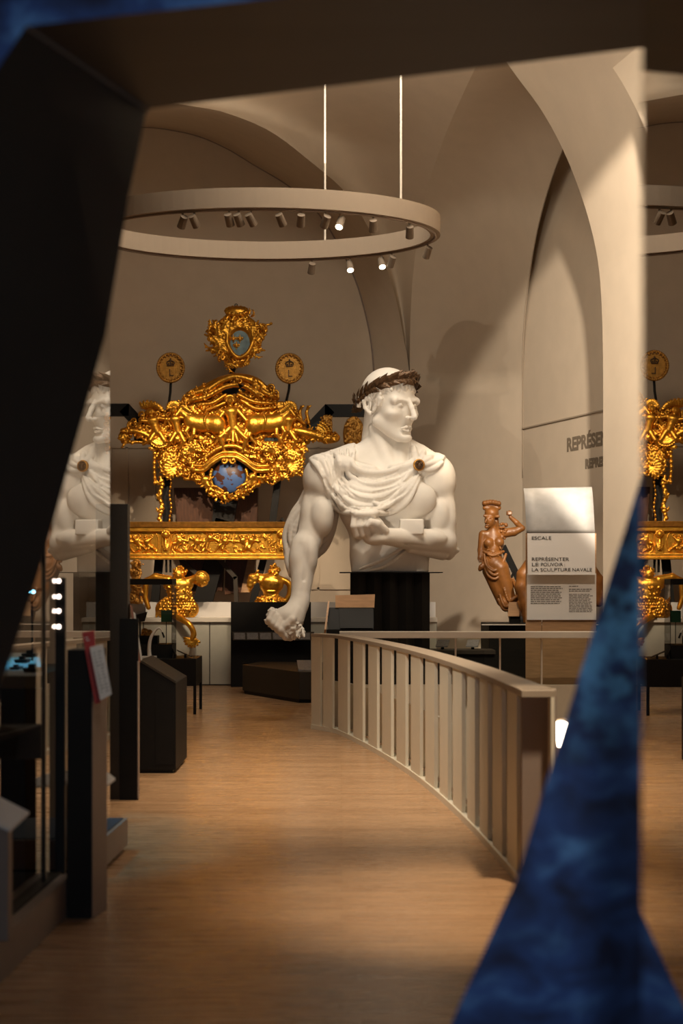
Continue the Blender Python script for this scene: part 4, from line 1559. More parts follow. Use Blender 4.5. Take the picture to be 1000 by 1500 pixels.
def triton_b():
    t = thing('triton_figure', 'gilded headless triton torso above the black display panel', 'sculpture', at(395, 905, 23.45))
    g = Carve((358, 818, -16), (440, 906, 30), 0.7)
    g.ell((398, 855, 8), (18, 16, 12), 3)
    g.ell((397, 868, 7), (11, 12, 9), 4)
    g.ell((397, 884, 6), (25, 13, 13), 4)
    for i in range(80):
        u, v = random.uniform(374, 420), random.uniform(870, 900)
        w = g.front(u, v)
        if w is not None:
            g.ell((u, v, w), (random.uniform(1.0, 2.2),) * 3, 0.6)
    g.ell((392, 851, 16), (6.5, 5.5, 4), 2)
    g.ell((405, 853, 16), (6.5, 5.5, 4), 2)
    g.cap((397, 858, 20), (396, 878, 17), 1, 1, 2, '-')
    for v in (864, 870):
        g.cap((388, v, 17), (406, v, 17), 0.8, 0.8, 2, '-')
    g.ell((402, 836, 8), (8, 8, 8), 1.5)
    for i in range(46):
        a = random.uniform(0, 6.28)
        g.ell((402 + 9 * math.cos(a) * random.uniform(.3, 1), 835 + 9 * math.sin(a) * random.uniform(.3, 1), 10 + random.uniform(-4, 8)), (random.uniform(1.2, 2.4),) * 3, 0.4)
    g.chain([(386, 848, 8), (376, 846, 9), (368, 852, 10)], [7, 6.5, 6], 2)
    g.chain([(370, 846, 10), (367, 858, 11), (366, 866, 8)], [6, 5, 1.5], 1)
    for i in range(14):
        g.leaf((372 + random.uniform(-6, 8), 846 + random.uniform(-5, 8), 13), random.uniform(0, 6.28), 7, 3, 2, 0.6)
    g.chain(catmull([(412, 848, 8), (424, 856, 8), (424, 872, 8), (415, 884, 8)], 5), 4, 1.5)
    for i in range(40):
        g.ell((random.uniform(378, 416), random.uniform(876, 896), random.uniform(12, 18)), (random.uniform(1.5, 3),) * 3, 0.5)
    g.d = np.maximum(g.d, g.ax[1][None, :, None] - 904.4).astype(np.float32)
    obj('figure_body', g.world(23.45), M['gold'], t, smooth=True)


triton_a()
triton_b()
# carved column fragment left of the tritons
t = thing('carved_bracket', 'upright gilded carved bracket behind the black lid of the small glass case', 'carving', at(200, 905, 23.45))
g = Carve((184, 818, -8), (216, 912, 20), 0.8)
g.cap((200, 826, 3), (198, 905, 3), 7, 5, 1)
scatter(g, [(190, 824), (212, 824), (211, 860), (206, 900), (193, 900)], 36, 41, (4, 11), (5, 9))
g.d = np.maximum(g.d, g.ax[1][None, :, None] - 904.4).astype(np.float32)
obj('carved_body', g.world(23.45), M['dullgold'], t, smooth=True)
# further gilded pieces partly hidden at either end
t = thing('carved_wing', 'dull gilded carved wing rising behind the shoulder of the white bust', 'carving', tuple(gw(518, 690, -4)))
g = Carve((494, 600, -14), (544, 700, 12), 0.8)
g.ell((518, 636, -4), (16, 27, 4), 1)
g.cap((514, 650, -4), (508, 692, -4), 9, 5, 2)
for i in range(110):
    u, v = random.uniform(504, 534), random.uniform(612, 660)
    if ((u - 518) / 15) ** 2 + ((v - 636) / 25) ** 2 < 1:
        g.ell((u, v, 0), (1.8, 2.3, 1.4), 0.4)
obj('carved_body', g.world(YG), M['dullgold'], t, smooth=True)
t = thing('carved_scroll', 'small gilded scroll fragment beside the left end of the stern carving', 'carving', tuple(gw(158, 660)))
g = Carve((146, 600, -4), (168, 670, 14), 0.7)
for i in range(6):
    g.spiral((157, 612 + 9 * i, 3), 4.5, i, 1.2, 1.6, 0, 3)
g.cap((157, 606, 2), (157, 664, 2), 2.4, 2.0, 0.8)
obj('carved_body', g.world(YG), M['gold'], t, smooth=True)

# --- the black steel structure that carries the carvings
rig = thing('support_frame', 'black steel frame holding up the gilded carvings', 'frame', tuple(gw(330, 905, -10)))
def beam(name, pts, wpx, w=-14, mat='steel', d=0.12):
    mb = MB()
    P = [gw(u, v, w) for u, v in pts]
    for a, b in zip(P[:-1], P[1:]):
        t_ = (b - a).normalized() * (wpx * 0.25 / sg)
        mb.bar(a - t_, b + t_, wpx / sg, d)
    obj(name, mb, M[mat], rig)
beam('arm', [(120, 599), (183, 599), (232, 652)], 18)
beam('arm', [(545, 600), (480, 600), (448, 634)], 18)
beam('post', [(243, 640), (243, 768)], 12)
beam('post', [(236, 768), (222, 912)], 12, -16)
beam('post', [(409, 680), (398, 768), (362, 912)], 10)
beam('raking_post', [(336, 706), (326, 768), (287, 912)], 28, -22)
beam('raking_post', [(322, 706), (316, 768)], 16, -26)
beam('bracket', [(264, 820), (296, 848)], 6, -12, 'charcoal')
beam('bracket', [(319, 818), (344, 846), (346, 905)], 6, -12, 'charcoal')
beam('hanger', [(243, 818), (243, 838)], 2, -4)
beam('hanger', [(249, 818), (249, 838)], 2, -4)
beam('clamp', [(390, 768), (412, 764), (414, 760)], 4, 4, 'steel', 0.05)

hull = thing('hull_timber', 'dark brown curved hull timbers behind the steel frame', 'timber', tuple(gw(330, 880, -40)))
mb = MB()
for (a, b, c, d) in ((250, 330, 262, 322), (330, 376, 325, 370)):
    mb.prism([gw(c, 872, -44), gw(d, 866, -44), gw(d, 866, -62), gw(c, 872, -62)], [gw(a, 712, -36), gw(b, 712, -36), gw(b, 712, -56), gw(a, 712, -56)])
obj('planking', mb, M['darkwood'], hull, bevel=0.01)
mb = MB().prism([gw(350, 868, -36), gw(364, 868, -36), gw(364, 868, -42), gw(350, 868, -42)], [gw(362, 812, -36), gw(374, 812, -36), gw(374, 812, -42), gw(362, 812, -42)])
obj('rib', mb, M['lightwood'], hull)
obj('support_post', MB().box(gw(292, 0, -52)[0], gw(300, 0, -52)[0], gw(0, 0, -52)[1] - .04, gw(0, 0, -52)[1] + .04, 0, gw(0, 868)[2]), M['steel'], hull)


# ================================================================== carved wooden figureheads
def wooden_warrior():
    YW = 20.0
    zt = EYE + (CY - 912) / F * YW
    t = thing('figurehead', 'brown carved wooden woman in plumed helmet, one arm raised, leaning forward', 'sculpture', ((748 - CX) / F * YW, YW, zt))
    g = SDF((694, 726, -24), (772, 916, 26), 0.55)
    # helmet with plumes
    g.ell((720, 752, 0), (10.5, 9.5, 11), 1.5)
    g.cap((709, 756, 7), (729, 757, 7), 2.2, 2.0, 1)
    for i in range(6):
        g.ell((709 + 4.2 * i, 737.5 - 1.5 * math.sin(i * .7), 2), (3.6, 4.2, 7), 1.0)
    g.cap((710, 744, 1), (730, 744, 1), 3.6, 3.6, 2)
    # face, three-quarter to the left
    g.ell((716.5, 763, 4), (7.5, 10.5, 8.5), 1.5)
    g.cap((712.5, 759, 10.5), (709.5, 765.5, 12.5), 1.3, 1.6, 1)
    g.ell((712, 772, 8), (3.4, 2.8, 3), 1.5)
    g.ell((709.5, 760.5, 11.0), (2.0, 1.3, 1.6), .8, op='-')
    g.ell((717, 760.5, 12.2), (2.2, 1.3, 1.6), .8, op='-')
    g.cap((709.8, 769.3, 11.2), (714.5, 769.5, 11.8), 0.8, 0.8, .5)
    g.cap((727, 760, -2), (728, 772, -3), 3.2, 4, 1.5)
    # neck and trunk
    g.cap((720, 768, 0), (723, 782, -1), 6.2, 7.5, 3)
    g.cap((709, 783, 0), (737, 779, -2), 6.2, 6.5, 4)
    g.ell((723, 795, 0), (15, 16, 10.5), 4)
    g.ell((714.5, 795.5, 9), (7.2, 7, 6), 2)
    g.ell((730, 794.5, 9), (7.2, 7, 6), 2)
    g.cap((721, 805, 0), (722, 822, 0), 13, 12.5, 4)
    g.ell((722, 826, 0), (16.5, 14, 12), 4)
    # legs under the skirt, swept back to the right
    g.cap((732, 832, 4), (746, 878, 2), 12.5, 9, 4)
    g.cap((717, 836, 0), (735, 880, -3), 11, 8, 4)
    g.ell((742, 882, 1), (13, 10, 10), 3)
    g.cap((732, 880, 1), (736, 886, 5), 5, 3.4, 1)
    g.cap((748, 880, -2), (752, 908, -6), 8, 6, 4)
    for pts in ([(708, 812, 8), (711, 828, 12), (722, 836, 13), (734, 826, 11), (740, 812, 6)],
                [(709, 818, 8), (714, 836, 12), (725, 842, 13), (737, 830, 10)],
                [(707, 824, 6), (713, 842, 10), (724, 848, 12), (735, 838, 10)],
                [(708, 808, 8), (720, 814, 13), (736, 808, 9)]):
        g.chain(catmull(pts, 6), 1.9, 1.2)
    for i in range(14):
        a = random.uniform(712, 734)
        v = random.uniform(800, 814)
        g.cap((a, v, 11), (a + random.uniform(-3, 3), v + random.uniform(-4, 4), 12.5), 1.5, 1.0, .6)
    for pts in ([(731, 872, 9), (738, 888, 12), (752, 886, 9)], [(729, 878, 8), (737, 893, 10), (751, 891, 8)], [(737, 862, 11), (744, 880, 12), (755, 874, 8)], [(750, 848, 8), (756, 866, 5), (757, 884, 2)]):
        g.chain(catmull(pts, 6), 2.1, 1.2)
    g.chain(catmull([(750, 852, -4), (758, 862, -6), (760, 872, -6)], 4), 3.5, 1.5)
    # hanging arm with broken hand
    g.chain([(707, 783, 0), (704, 806, 2), (703, 816, 5)], [6.2, 5.0, 4.0], 1.5)
    g.ell((702.5, 818, 6), (4.2, 4.6, 3.6), 1)
    for i in range(4):
        g.cap((700.2 + 1.7 * i, 819, 8), (700.6 + 1.6 * i, 823.5, 9.5 - .4 * i), 1.0, 0.8, .3)
    g.chain([(711, 824, 6), (704, 831, 8), (702, 834, 8)], [4, 4, 3], 1.2)
    # raised arm, elbow out, fist near the helmet
    g.chain([(738, 781, -1), (752, 779, 1), (764, 774, 2)], [7.2, 6.4, 4.6], 1.5)
    g.chain([(764, 774, 2), (756, 766, 4), (747, 758, 5)], [4.4, 3.9, 2.8], 1)
    g.ell((745.5, 752, 5), (3.6, 4.2, 3.4), 1)
    for i in range(4):
        g.cap((742.8 + 1.7 * i, 750, 7.2), (743 + 1.6 * i, 754, 8.2), 1.05, 0.9, .3)
    g.cap((741.8, 754, 5), (741.6, 749.5, 6.5), 1.2, .9, .4)
    for i in range(16):
        g.ell((random.uniform(730, 744), random.uniform(766, 790), random.uniform(2, 8)), (random.uniform(1.6, 2.8),) * 3, .6)
    g.d = np.maximum(g.d, g.ax[1][None, :, None] - 911.5).astype(np.float32)
    obj('carved_figure', g.world(YW), M['carved'], t, smooth=True)
    mb = MB().bar(at(736, 800, YW + 0.18), at(764, 858, YW + 0.26), 0.09, 0.06)
    mb.bar(at(764, 856, YW + 0.26), at(764, 911, YW + 0.26), 0.09, 0.06)
    mb.bar(at(752, 838, YW + 0.2), at(748, 848, YW + 0.1), 0.03, 0.03)
    obj('mount_bracket', mb, M['steel'], t)
    p = thing('plinth', 'black plinth block under the carved wooden figureheads', 'plinth', ((755 - CX) / F * YW, YW, 0))
    mb = MB().box((708 - CX) / F * YW, (870 - CX) / F * YW, YW - 0.75, YW + 0.4, 0, zt)
    obj('plinth_block', mb, M['black'], p, bevel=0.01)
    obj('glass_ledge', MB().box((697 - CX) / F * YW, (868 - CX) / F * YW, YW - 0.82, YW - 0.76, zt - 0.012, zt), M['frost'], p)
    b = thing('caption_block', 'small brown caption block standing at the foot of the wooden figurehead', 'caption', ((752 - CX) / F * 19.8, 19.8, zt))
    obj('stand', MB().box(at(746, 0, 19.75)[0], at(761, 0, 19.75)[0], 19.7, 19.82, zt, zt + 0.13), M['black'], b)
    mb = MB().prism([at(743, 903, 19.66), at(760, 903, 19.66), at(764, 903, 19.8), at(747, 903, 19.8)], [at(745, 882, 19.7), at(762, 882, 19.7), at(764, 882, 19.8), at(747, 882, 19.8)])
    obj('caption_plate', mb, M['lightwood'], b, bevel=0.004)
    # the neighbour, mostly hidden behind the sign
    t2 = thing('figurehead', 'brown carved wooden figure mostly hidden behind the tall text sign', 'sculpture', ((820 - CX) / F * 19.5, 19.5, zt))
    g = SDF((748, 766, -26), (890, 918, 26), 0.9)
    g.ell((818, 835, 0), (46, 40, 16), 4)
    g.cap((800, 800, 0), (806, 775, 0), 14, 10, 6)
    g.ell((806, 776, 2), (9, 9, 9), 3)
    g.chain([(783, 822, 4), (766, 842, 6), (762, 862, 6)], [13, 10, 9], 3)
    g.chain([(762, 860, 6), (772, 884, 8), (774, 908, 6)], [9, 12, 9], 3)
    g.chain([(858, 830, 4), (874, 850, 4), (876, 880, 2)], [12, 9, 9], 3)
    g.cap((820, 850, 0), (826, 906, 0), 34, 28, 6)
    for i in range(20):
        u = random.uniform(758, 884)
        v = random.uniform(822, 900)
        w = g.front(u, v)
        if w is not None:
            g.chain(catmull([(u, v, w), (u + 3, v + 9, w), (u + 8, v + 16, w - 1)], 4), 2.2, 1.2)
    g.d = np.maximum(g.d, g.ax[1][None, :, None] - 912.5).astype(np.float32)
    obj('carved_figure', g.world(19.5), M['carved'], t2, smooth=True)


wooden_warrior()


# ================================================================== balustrade round the stair well
CURVE = catmull([(450, 1067), (475, 1071), (500, 1078), (560, 1110), (620, 1152), (680, 1207), (730, 1263), (758, 1296), (766, 1308)], 20)
def base_pt(px):
    for a, b in zip(CURVE[:-1], CURVE[1:]):
        if a[0] <= px <= b[0]:
            t = (px - a[0]) / (b[0] - a[0])
            py = a[1] + (b[1] - a[1]) * t
            break
    Y = EYE * F / (py - CY)
    return Vector(((px - CX) / F * Y, Y, 0))


ZR = 1.10
bal = thing('balustrade', 'curved pale balustrade of vertical slats with brown end panel', 'balustrade', tuple(base_pt(620)))
def tang(px):
    return (base_pt(min(px + 3, 765)) - base_pt(max(px - 3, 451))).normalized()
def inward(px):
    t = tang(px)
    n = Vector((-t.y, t.x, 0))
    return n if n.x > 0 else -n
TH = 0.19
pxs = list(np.linspace(455, 764, 60))
rows_o = [base_pt(p) for p in pxs]
rows_i = [base_pt(p) + inward(p) * TH for p in pxs]
def strip(o0, i0, z0, z1):
    mb = MB()
    for k in range(len(o0) - 1):
        a, b, c, d = o0[k], o0[k + 1], i0[k + 1], i0[k]
        f = lambda p, z: (p.x, p.y, z)
        mb.prism([f(a, z0), f(b, z0), f(c, z0), f(d, z0)], [f(a, z1), f(b, z1), f(c, z1), f(d, z1)])
    return mb
obj('top_rail', strip(rows_o, rows_i, ZR - 0.035, ZR), M['taupecap'], bal)
obj('bottom_rail', strip(rows_o, [o + (i - o) * 0.6 for o, i in zip(rows_o, rows_i)], 0, 0.05), M['cream'], bal)
SL = [454, 471, 493, 515, 537, 557, 578, 599, 620, 641, 660, 681, 699, 718, 739, 761]
for i in range(len(SL) - 1):
    a, b = base_pt(SL[i] + 0.5), base_pt(SL[i + 1])
    b2 = a.lerp(b, 0.66 if i > 0 else 0.8)
    n = inward((SL[i] + SL[i + 1]) / 2)
    i0, i1 = n * 0.012, n * 0.04
    q = [a + i0, b2 + i0, b2 + i1, a + i1]
    obj('slat', MB().prism([(p.x, p.y, 0.05) for p in q], [(p.x, p.y, ZR - 0.035) for p in q]), M['cream'], bal)
def lining(p0, p1, z1):
    P = [p for p in pxs if p0 <= p <= p1]
    o = [base_pt(p) + inward(p) * (TH - .03) for p in P]
    i = [base_pt(p) + inward(p) * (TH - .01) for p in P]
    return strip(o, i, 0.05, z1)
obj('inner_lining', lining(455, 640, 0.56), M['cream'], bal)
obj('inner_lining', lining(630, 764, ZR - .036), M['cream'], bal)
YE = 7.93
xe0, xe1 = (764 - CX) / F * YE, (815 - CX) / F * YE
obj('end_panel', MB().box(xe0, xe1, YE, YE + 0.05, 0, ZR), M['taupe'], bal, label='brown end panel', bevel=0.003)
# inner lining of the last bay, with two small clips
a, b = base_pt(722) + inward(722) * 0.15, base_pt(763) + inward(763) * 0.17
for px, py in ((749, 1121), (729, 1196)):
    c = a.lerp(b, 0.55 if px > 740 else 0.3)
    z = EYE + (CY - py) / F * c.y
    obj('clip', MB().box(c.x - 0.035, c.x - 0.003, c.y - 0.012, c.y + 0.012, z - 0.012, z + 0.014), M['fixture'], bal)

# straight guard on the far side of the well
YR = 16.55
guard = thing('guard_rail', 'straight pale guard rail with glass infill beyond the curved balustrade', 'guard rail', (1.4, YR, 0))
xl, xr = (497 - CX) / F * YR, 3.9
obj('top_rail', MB().box(xl, xr, YR - 0.1, YR + 0.1, 1.045, 1.12), M['offwhite'], guard, bevel=0.004)
obj('curb', MB().box(xl + 0.2, xr, YR - 0.04, YR + 0.06, 0, 0.5), M['cream'], guard)
xs = [xl + 0.25, (667 - CX) / F * YR, (732 - CX) / F * YR, (793 - CX) / F * YR, (861 - CX) / F * YR, xr]
for a, b in zip(xs[:-1], xs[1:]):
    obj('glass_infill', MB().quad((a + 0.012, YR, 0.5), (b - 0.012, YR, 0.5), (b - 0.012, YR, 1.045), (a + 0.012, YR, 1.045)), M['greenglass'], guard)
for x in xs[1:-1]:
    obj('baluster', MB().box(x - 0.010, x + 0.010, YR - 0.012, YR + 0.012, 0.5, 1.045), M['offwhite'], guard)

# lit lamp beside the end panel
lx, ly, lz = at(824, 1076, 8.05)
t = thing('floor_spotlight', 'small lit spotlight on thin stem beside the balustrade end panel', 'lamp', (lx + .03, ly, 0))
obj('stem', MB().tube([(lx + .03, ly, 0.02), (lx + .03, ly, lz)], 0.008, 8), M['fixture'], t)
obj('foot', MB().cyl((lx + .03, ly, 0), (lx + .03, ly, 0.02), 0.09, seg=24), M['fixture'], t)
dv = Vector((-0.62, -0.75, -0.12)).normalized()
c = Vector((lx, ly, lz))
obj('housing', MB().tube([c - dv * 0.0, c - dv * 0.05, c - dv * 0.09], [0.092, 0.09, 0.04], 24), M['fixture'], t, smooth=False)
obj('lens', MB().disc(c + dv * 0.004, 0.078, dv, 0.01, 24), M['lamp'], t, label='glowing lens')

# ================================================================== tall text sign
YS = 17.0
s_ = F / YS
sgn = thing('text_sign', 'tall white text sign reading ESCALE with curled silver sheet on top', 'sign', ((820 - CX) / s_, YS, 0))
mb = MB()
for u0, u1 in ((769.5, 793), (793.6, 873)):
    mb.prism([at(u0, 1060, YS + 0.02), at(u1, 1060, YS + 0.02), at(u1, 1060, YS + 0.08), at(u0, 1060, YS + 0.08)], [at(u0, 781, YS + 0.02), at(u1, 781, YS + 0.02), at(u1, 781, YS + 0.08), at(u0, 781, YS + 0.08)])
for k in range(len(mb.v)):
    if mb.v[k][2] < 0.02:
        mb.v[k] = (mb.v[k][0], mb.v[k][1], 0.0)
obj('wooden_board', mb, M['lightwood'], sgn, label='plywood board')
low = MB().prism([at(771.5, 908, YS), at(873, 908, YS), at(873, 908, YS + .02), at(771.5, 908, YS + .02)], [at(771.5, 840, YS), at(873, 840, YS), at(873, 840, YS + .02), at(771.5, 840, YS + .02)])
lp = obj('lower_panel', low, M['white'], sgn)
YU = YS - 0.05
up = MB().prism([at(772.5, 842, YU - .04), at(871.5, 842, YU - .04), at(871.5, 842, YU - .02), at(772.5, 842, YU - .02)], [at(772, 781, YU), at(871, 781, YU), at(871, 781, YU + .02), at(772, 781, YU + .02)])
upn = obj('upper_panel', up, M['white'], sgn)
rows = []
for i in range(17):
    t_ = i / 16
    v = 781 - 66 * math.sin(t_ * 1.35) / math.sin(1.35)
    d = 0.30 * (1 - math.cos(t_ * 1.35)) / (1 - math.cos(1.35))
    rows.append([at(771 - 4.5 * t_ + 100 * q, v - 2 * t_ * q, YS + 0.0 + d) for q in np.linspace(0, 1, 8)])
sh_ = obj('silver_sheet', MB().grid(rows), M['silver'], sgn, smooth=True, label='curled silver sheet')
so = sh_.modifiers.new('thickness', 'SOLIDIFY')
so.thickness = 0.006
def sign_text(body, u, v, cap, width, Y, par, rz_=0.0):
    o = text('lettering', body, cap / s_ / 0.70, at(u, v, Y), M['ink'], par, rotz=rz_, bold=-0.0002)
    w_ = max(p.co.x for p in o.data.vertices)
    o.scale = (width / s_ / w_, 1, 1)
    return o
rzu = math.atan2(0.05, 99 / s_)
for body, u, v, wd_ in (('ESCALE', 778, 790.5, 29), ('REPRÉSENTER', 778, 821.5, 55), ('LE', 778, 829.3, 10.5), ('POUVOIR', 791.5, 829.3, 32.5), (':', 826, 829.3, 1.2), ('LA', 778, 837, 10.5), ('SCULPTURE', 791, 837, 44), ('NAVALE', 837.5, 837, 29)):
    sign_text(body, u, v, 5.0, wd_, YU - .04 * (v - 781) / 61 - 0.003, upn)
def text_rows(u0, u1, v0, step, n, seed, hgt=1.3):
    r = np.random.default_rng(seed)
    mb = MB()
    for i in range(n):
        u = u0
        end = u1 - r.uniform(0, 6)
        while u < end - 1:
            e = min(u + r.uniform(2, 7), end)
            v = v0 + i * step
            mb.quad(at(u, v, YS - .003), at(e, v, YS - .003), at(e, v - hgt, YS - .003), at(u, v - hgt, YS - .003))
            u = e + 0.9
    return mb
obj('text_lines', text_rows(777, 824, 860, 2.72, 10, 1), M['inkpale'], lp)
obj('text_lines', text_rows(833, 848, 859.5, 3, 1, 2), M['inkpale'], lp)
obj('text_lines', text_rows(833, 868, 863.8, 2.7, 2, 3), M['inkpale'], lp)
obj('text_lines', text_rows(833, 869, 871, 2.3, 12, 4, 1.0), M['inkpale'], lp)

# ================================================================== back counter
YC = 23.3
cnt = thing('display_counter', 'long pale display counter with white upstand along the back wall', 'counter', tuple(Vector((at(400, 0, YC)[0], YC, 0))))
cx0, cx1 = at(120, 0, YC)[0], at(640, 0, YC)[0]
seams = [at(p, 0, YC)[0] for p in (120, 210, 307, 404, 501, 598, 640)]
for a, b in zip(seams[:-1], seams[1:]):
    obj('front_panel', MB().box(a + 0.008, b - 0.008, YC, YC + 0.03, 0.02, 1.04), M['counter'], cnt)
obj('carcass', MB().box(cx0, cx1, YC + 0.03, YC + 0.44, 0, 1.04), M['greybrown'], cnt)
obj('worktop', MB().box(cx0, cx1, YC - 0.05, YC + 0.44, 1.04, 1.11), M['offwhite'], cnt, bevel=0.004)
obj('upstand', MB().box(cx0, cx1, YC + 0.40, YC + 0.46, 1.11, 1.36), M['upstand'], cnt)
# tall mouldings on the wall behind (door-like panels)
mb = MB()
for px in (162, 186, 226, 451, 466):
    X = at(px, 0, YB)[0]
    mb.box(X - 0.02, X + 0.02, YB - 0.03, YB, 0.0, EYE + (CY - 655) / F * YB)
for a, b, v in ((162, 226, 655), (100, 162, 605), (451, 560, 655), (451, 560, 742), (420, 600, 862)):
    mb.box(at(a, 0, YB)[0], at(b, 0, YB)[0], YB - 0.03, YB, EYE + (CY - v) / F * YB - 0.02, EYE + (CY - v) / F * YB + 0.02)
struct('trim_4', mb, M['wall'])

# black display panel with a sloping caption shelf
YD = 22.95
bp_ = thing('display_stand', 'tall black display stand behind the fist of the white bust', 'display panel', (at(397, 0, YD)[0], YD, 0))
obj('panel', MB().box(at(338, 0, YD)[0], at(455, 0, YD)[0], YD, YD + 0.14, 0, EYE + (CY - 882) / F * YD), M['black'], bp_)
mb = MB().prism([at(341, 938, YD - .26), at(460, 938, YD - .26), at(458, 937, YD), at(341, 937, YD)], [at(340, 925.5, YD - .10), at(460, 925.5, YD - .10), at(458, 925.5, YD), at(341, 925.5, YD)])
cs = obj('caption_shelf', mb, M['charcoal'], bp_)
mb = MB()
for i in range(6):
    u = 343 + i * 19
    mb.quad(at(u, 936.6, YD - .262), at(u + 16, 936.6, YD - .262), at(u + 15.5, 927, YD - .126), at(u - 0.5, 927, YD - .126))
obj('caption_card', mb, M['card'], cs)
# low black platform
lb = thing('platform', 'low angular dark platform on the floor left of the balustrade end', 'platform', (at(420, 0, 20.6)[0], 20.6, 0))
fp = [at(355, 1016, 1.7 * F / (1016 - CY)), at(438, 1030, 1.7 * F / (1030 - CY)), at(500, 1030, 1.7 * F / (1030 - CY)), at(520, 1012, 1.7 * F / (1012 - CY)), at(380, 1010, 1.7 * F / (1010 - CY))]
fp = [Vector((p[0], p[1], 0.0)) for p in fp]
hz = EYE + (CY - 984) / F * fp[1].y
ctr = sum(fp, Vector()) / 5
obj('base', MB().prism([tuple(p.lerp(ctr, .03)) for p in fp], [tuple(Vector((p.lerp(ctr, .03).x, p.lerp(ctr, .03).y, 0.05))) for p in fp]), M['black'], lb)
obj('body', MB().prism([(p.x, p.y, 0.05) for p in fp], [(p.x, p.y, hz) for p in fp]), M['charcoal2'], lb, bevel=0.006)
mb = MB().prism([at(436, 988, 20.0), at(462, 988, 20.0), at(462, 984, 20.2), at(436, 984, 20.2)], [at(432, 977, 20.3), at(462, 977, 20.3), at(462, 976, 20.4), at(432, 976, 20.4)])
ct = thing('caption_stand', 'small grey sloping caption stand lying on the low dark platform', 'caption', (at(448, 0, 20.1)[0], 20.1, hz))
z0 = hz
mb = MB().prism([(at(437, 0, 20.05)[0], 20.02, z0), (at(470, 0, 20.05)[0], 20.02, z0), (at(470, 0, 20.05)[0], 20.5, z0), (at(437, 0, 20.05)[0], 20.5, z0)],
                [(at(437, 0, 20.05)[0], 20.02, z0 + .02), (at(470, 0, 20.05)[0], 20.02, z0 + .02), (at(468, 0, 20.05)[0], 20.5, z0 + .13), (at(433, 0, 20.05)[0], 20.5, z0 + .13)])
obj('plate', mb, M['card'], ct)

# dark lectern with a pale wooden strip in front of the pedestal
YL = 17.05
lec = thing('lectern', 'black sloping lectern with pale wood top strip in front of the pedestal', 'lectern', (at(515, 0, YL)[0], YL, 0))
mb = MB().prism([(at(476, 0, YL)[0], YL - .22, 0), (at(547, 0, YL)[0], YL - .22, 0), (at(547, 0, YL)[0], YL + .1, 0), (at(476, 0, YL)[0], YL + .1, 0)],
                [at(478, 922, YL - .22), at(547, 922, YL - .22), at(547, 922, YL + .1), at(478, 922, YL + .1)])
mb.prism([at(480, 924, YL - .2), at(547, 924, YL - .2), at(547, 924, YL + .1), at(480, 924, YL + .1)], [at(480, 890, YL), at(547, 890, YL), at(547, 890, YL + .1), at(480, 890, YL + .1)])
obj('body', mb, M['black'], lec)
obj('sloping_screen', MB().prism([at(498, 920, YL - .205), at(546, 920, YL - .205), at(546, 919, YL - .19), at(498, 919, YL - .19)], [at(496, 891, YL - .02), at(546, 891, YL - .02), at(546, 890, YL), at(496, 890, YL)]), M['black'], lec)
mb = MB().prism([at(491, 890, YL - .02), at(548, 890, YL - .02), at(548, 890, YL + .02), at(491, 890, YL + .02)], [at(491, 872, YL + .02), at(549, 870.5, YL + .02), at(549, 870.5, YL + .05), at(491, 872, YL + .05)])
obj('wood_strip', mb, M['lightwood'], lec, label='pale wooden strip')
mb = MB().prism([at(475, 925, YL - .24), at(478, 925, YL - .24), at(478, 925, YL - .1), at(475, 925, YL - .1)], [at(478, 886, YL - .05), at(492, 872, YL - .05), at(492, 872, YL + .05), at(478, 886, YL + .05)])
mb = MB().bar(at(476, 925, YL - .22), at(481, 884, YL - .02), 0.022, 0.1)
obj('side_edge', mb, M['lightwood'], lec)

# three small caption holders seen through the glass of the guard rail
tb = thing('bench', 'long dark bench behind the glass of the guard rail', 'bench', (at(670, 0, 19.0)[0], 19.0, 0))
zb_ = EYE + (CY - 951) / F * 19.0
obj('bench_top', MB().box(at(610, 0, 19)[0], at(722, 0, 19)[0], 18.7, 19.2, zb_ - 0.05, zb_), M['charcoal'], tb)
obj('bench_front', MB().box(at(612, 0, 19)[0], at(721, 0, 19)[0], 18.74, 19.16, 0, zb_ - 0.05), M['black'], tb)
for k, u in enumerate((648, 692)):
    t = thing('caption_holder', ['small tilted dark caption holder on the bench, nearer the black pedestal', 'small tilted dark caption holder on the bench, nearer the wooden figurehead'][k], 'caption', (at(u, 0, 19)[0], 19.0, zb_), 'caption holders on the bench')
    x = at(u, 0, 19)[0]
    obj('stand', MB().box(x - .02, x + .02, 18.98, 19.02, zb_, zb_ + .05), M['steel'], t)
    obj('plate', MB().prism([(x - .1, 18.9, zb_ + .03), (x + .06, 18.9, zb_ + .03), (x + .1, 19.08, zb_ + .11), (x - .06, 19.08, zb_ + .11)], [(x - .1, 18.9, zb_ + .045), (x + .06, 18.9, zb_ + .045), (x + .1, 19.08, zb_ + .125), (x - .06, 19.08, zb_ + .125)]), M['card'], t)

# ================================================================== things along the left
# low desk far back
YK_ = 18.2
dk = thing('desk', 'black low desk on thin legs in front of the gilded triton', 'desk', (at(245, 0, YK_)[0], YK_ + .4, 0))
dx0, dx1 = at(196, 0, YK_)[0], at(287, 0, YK_)[0]
zd = EYE + (CY - 965) / F * YK_
obj('desk_body', MB().box(dx0, dx1, YK_, YK_ + 0.8, EYE + (CY - 1005) / F * YK_, zd), M['black'], dk, bevel=0.004)
for x in (dx0, dx1 - 0.035):
    for y in (YK_, YK_ + 0.76):
        obj('leg', MB().box(x, x + 0.035, y, y + 0.04, 0, EYE + (CY - 1005) / F * YK_), M['black'], dk)
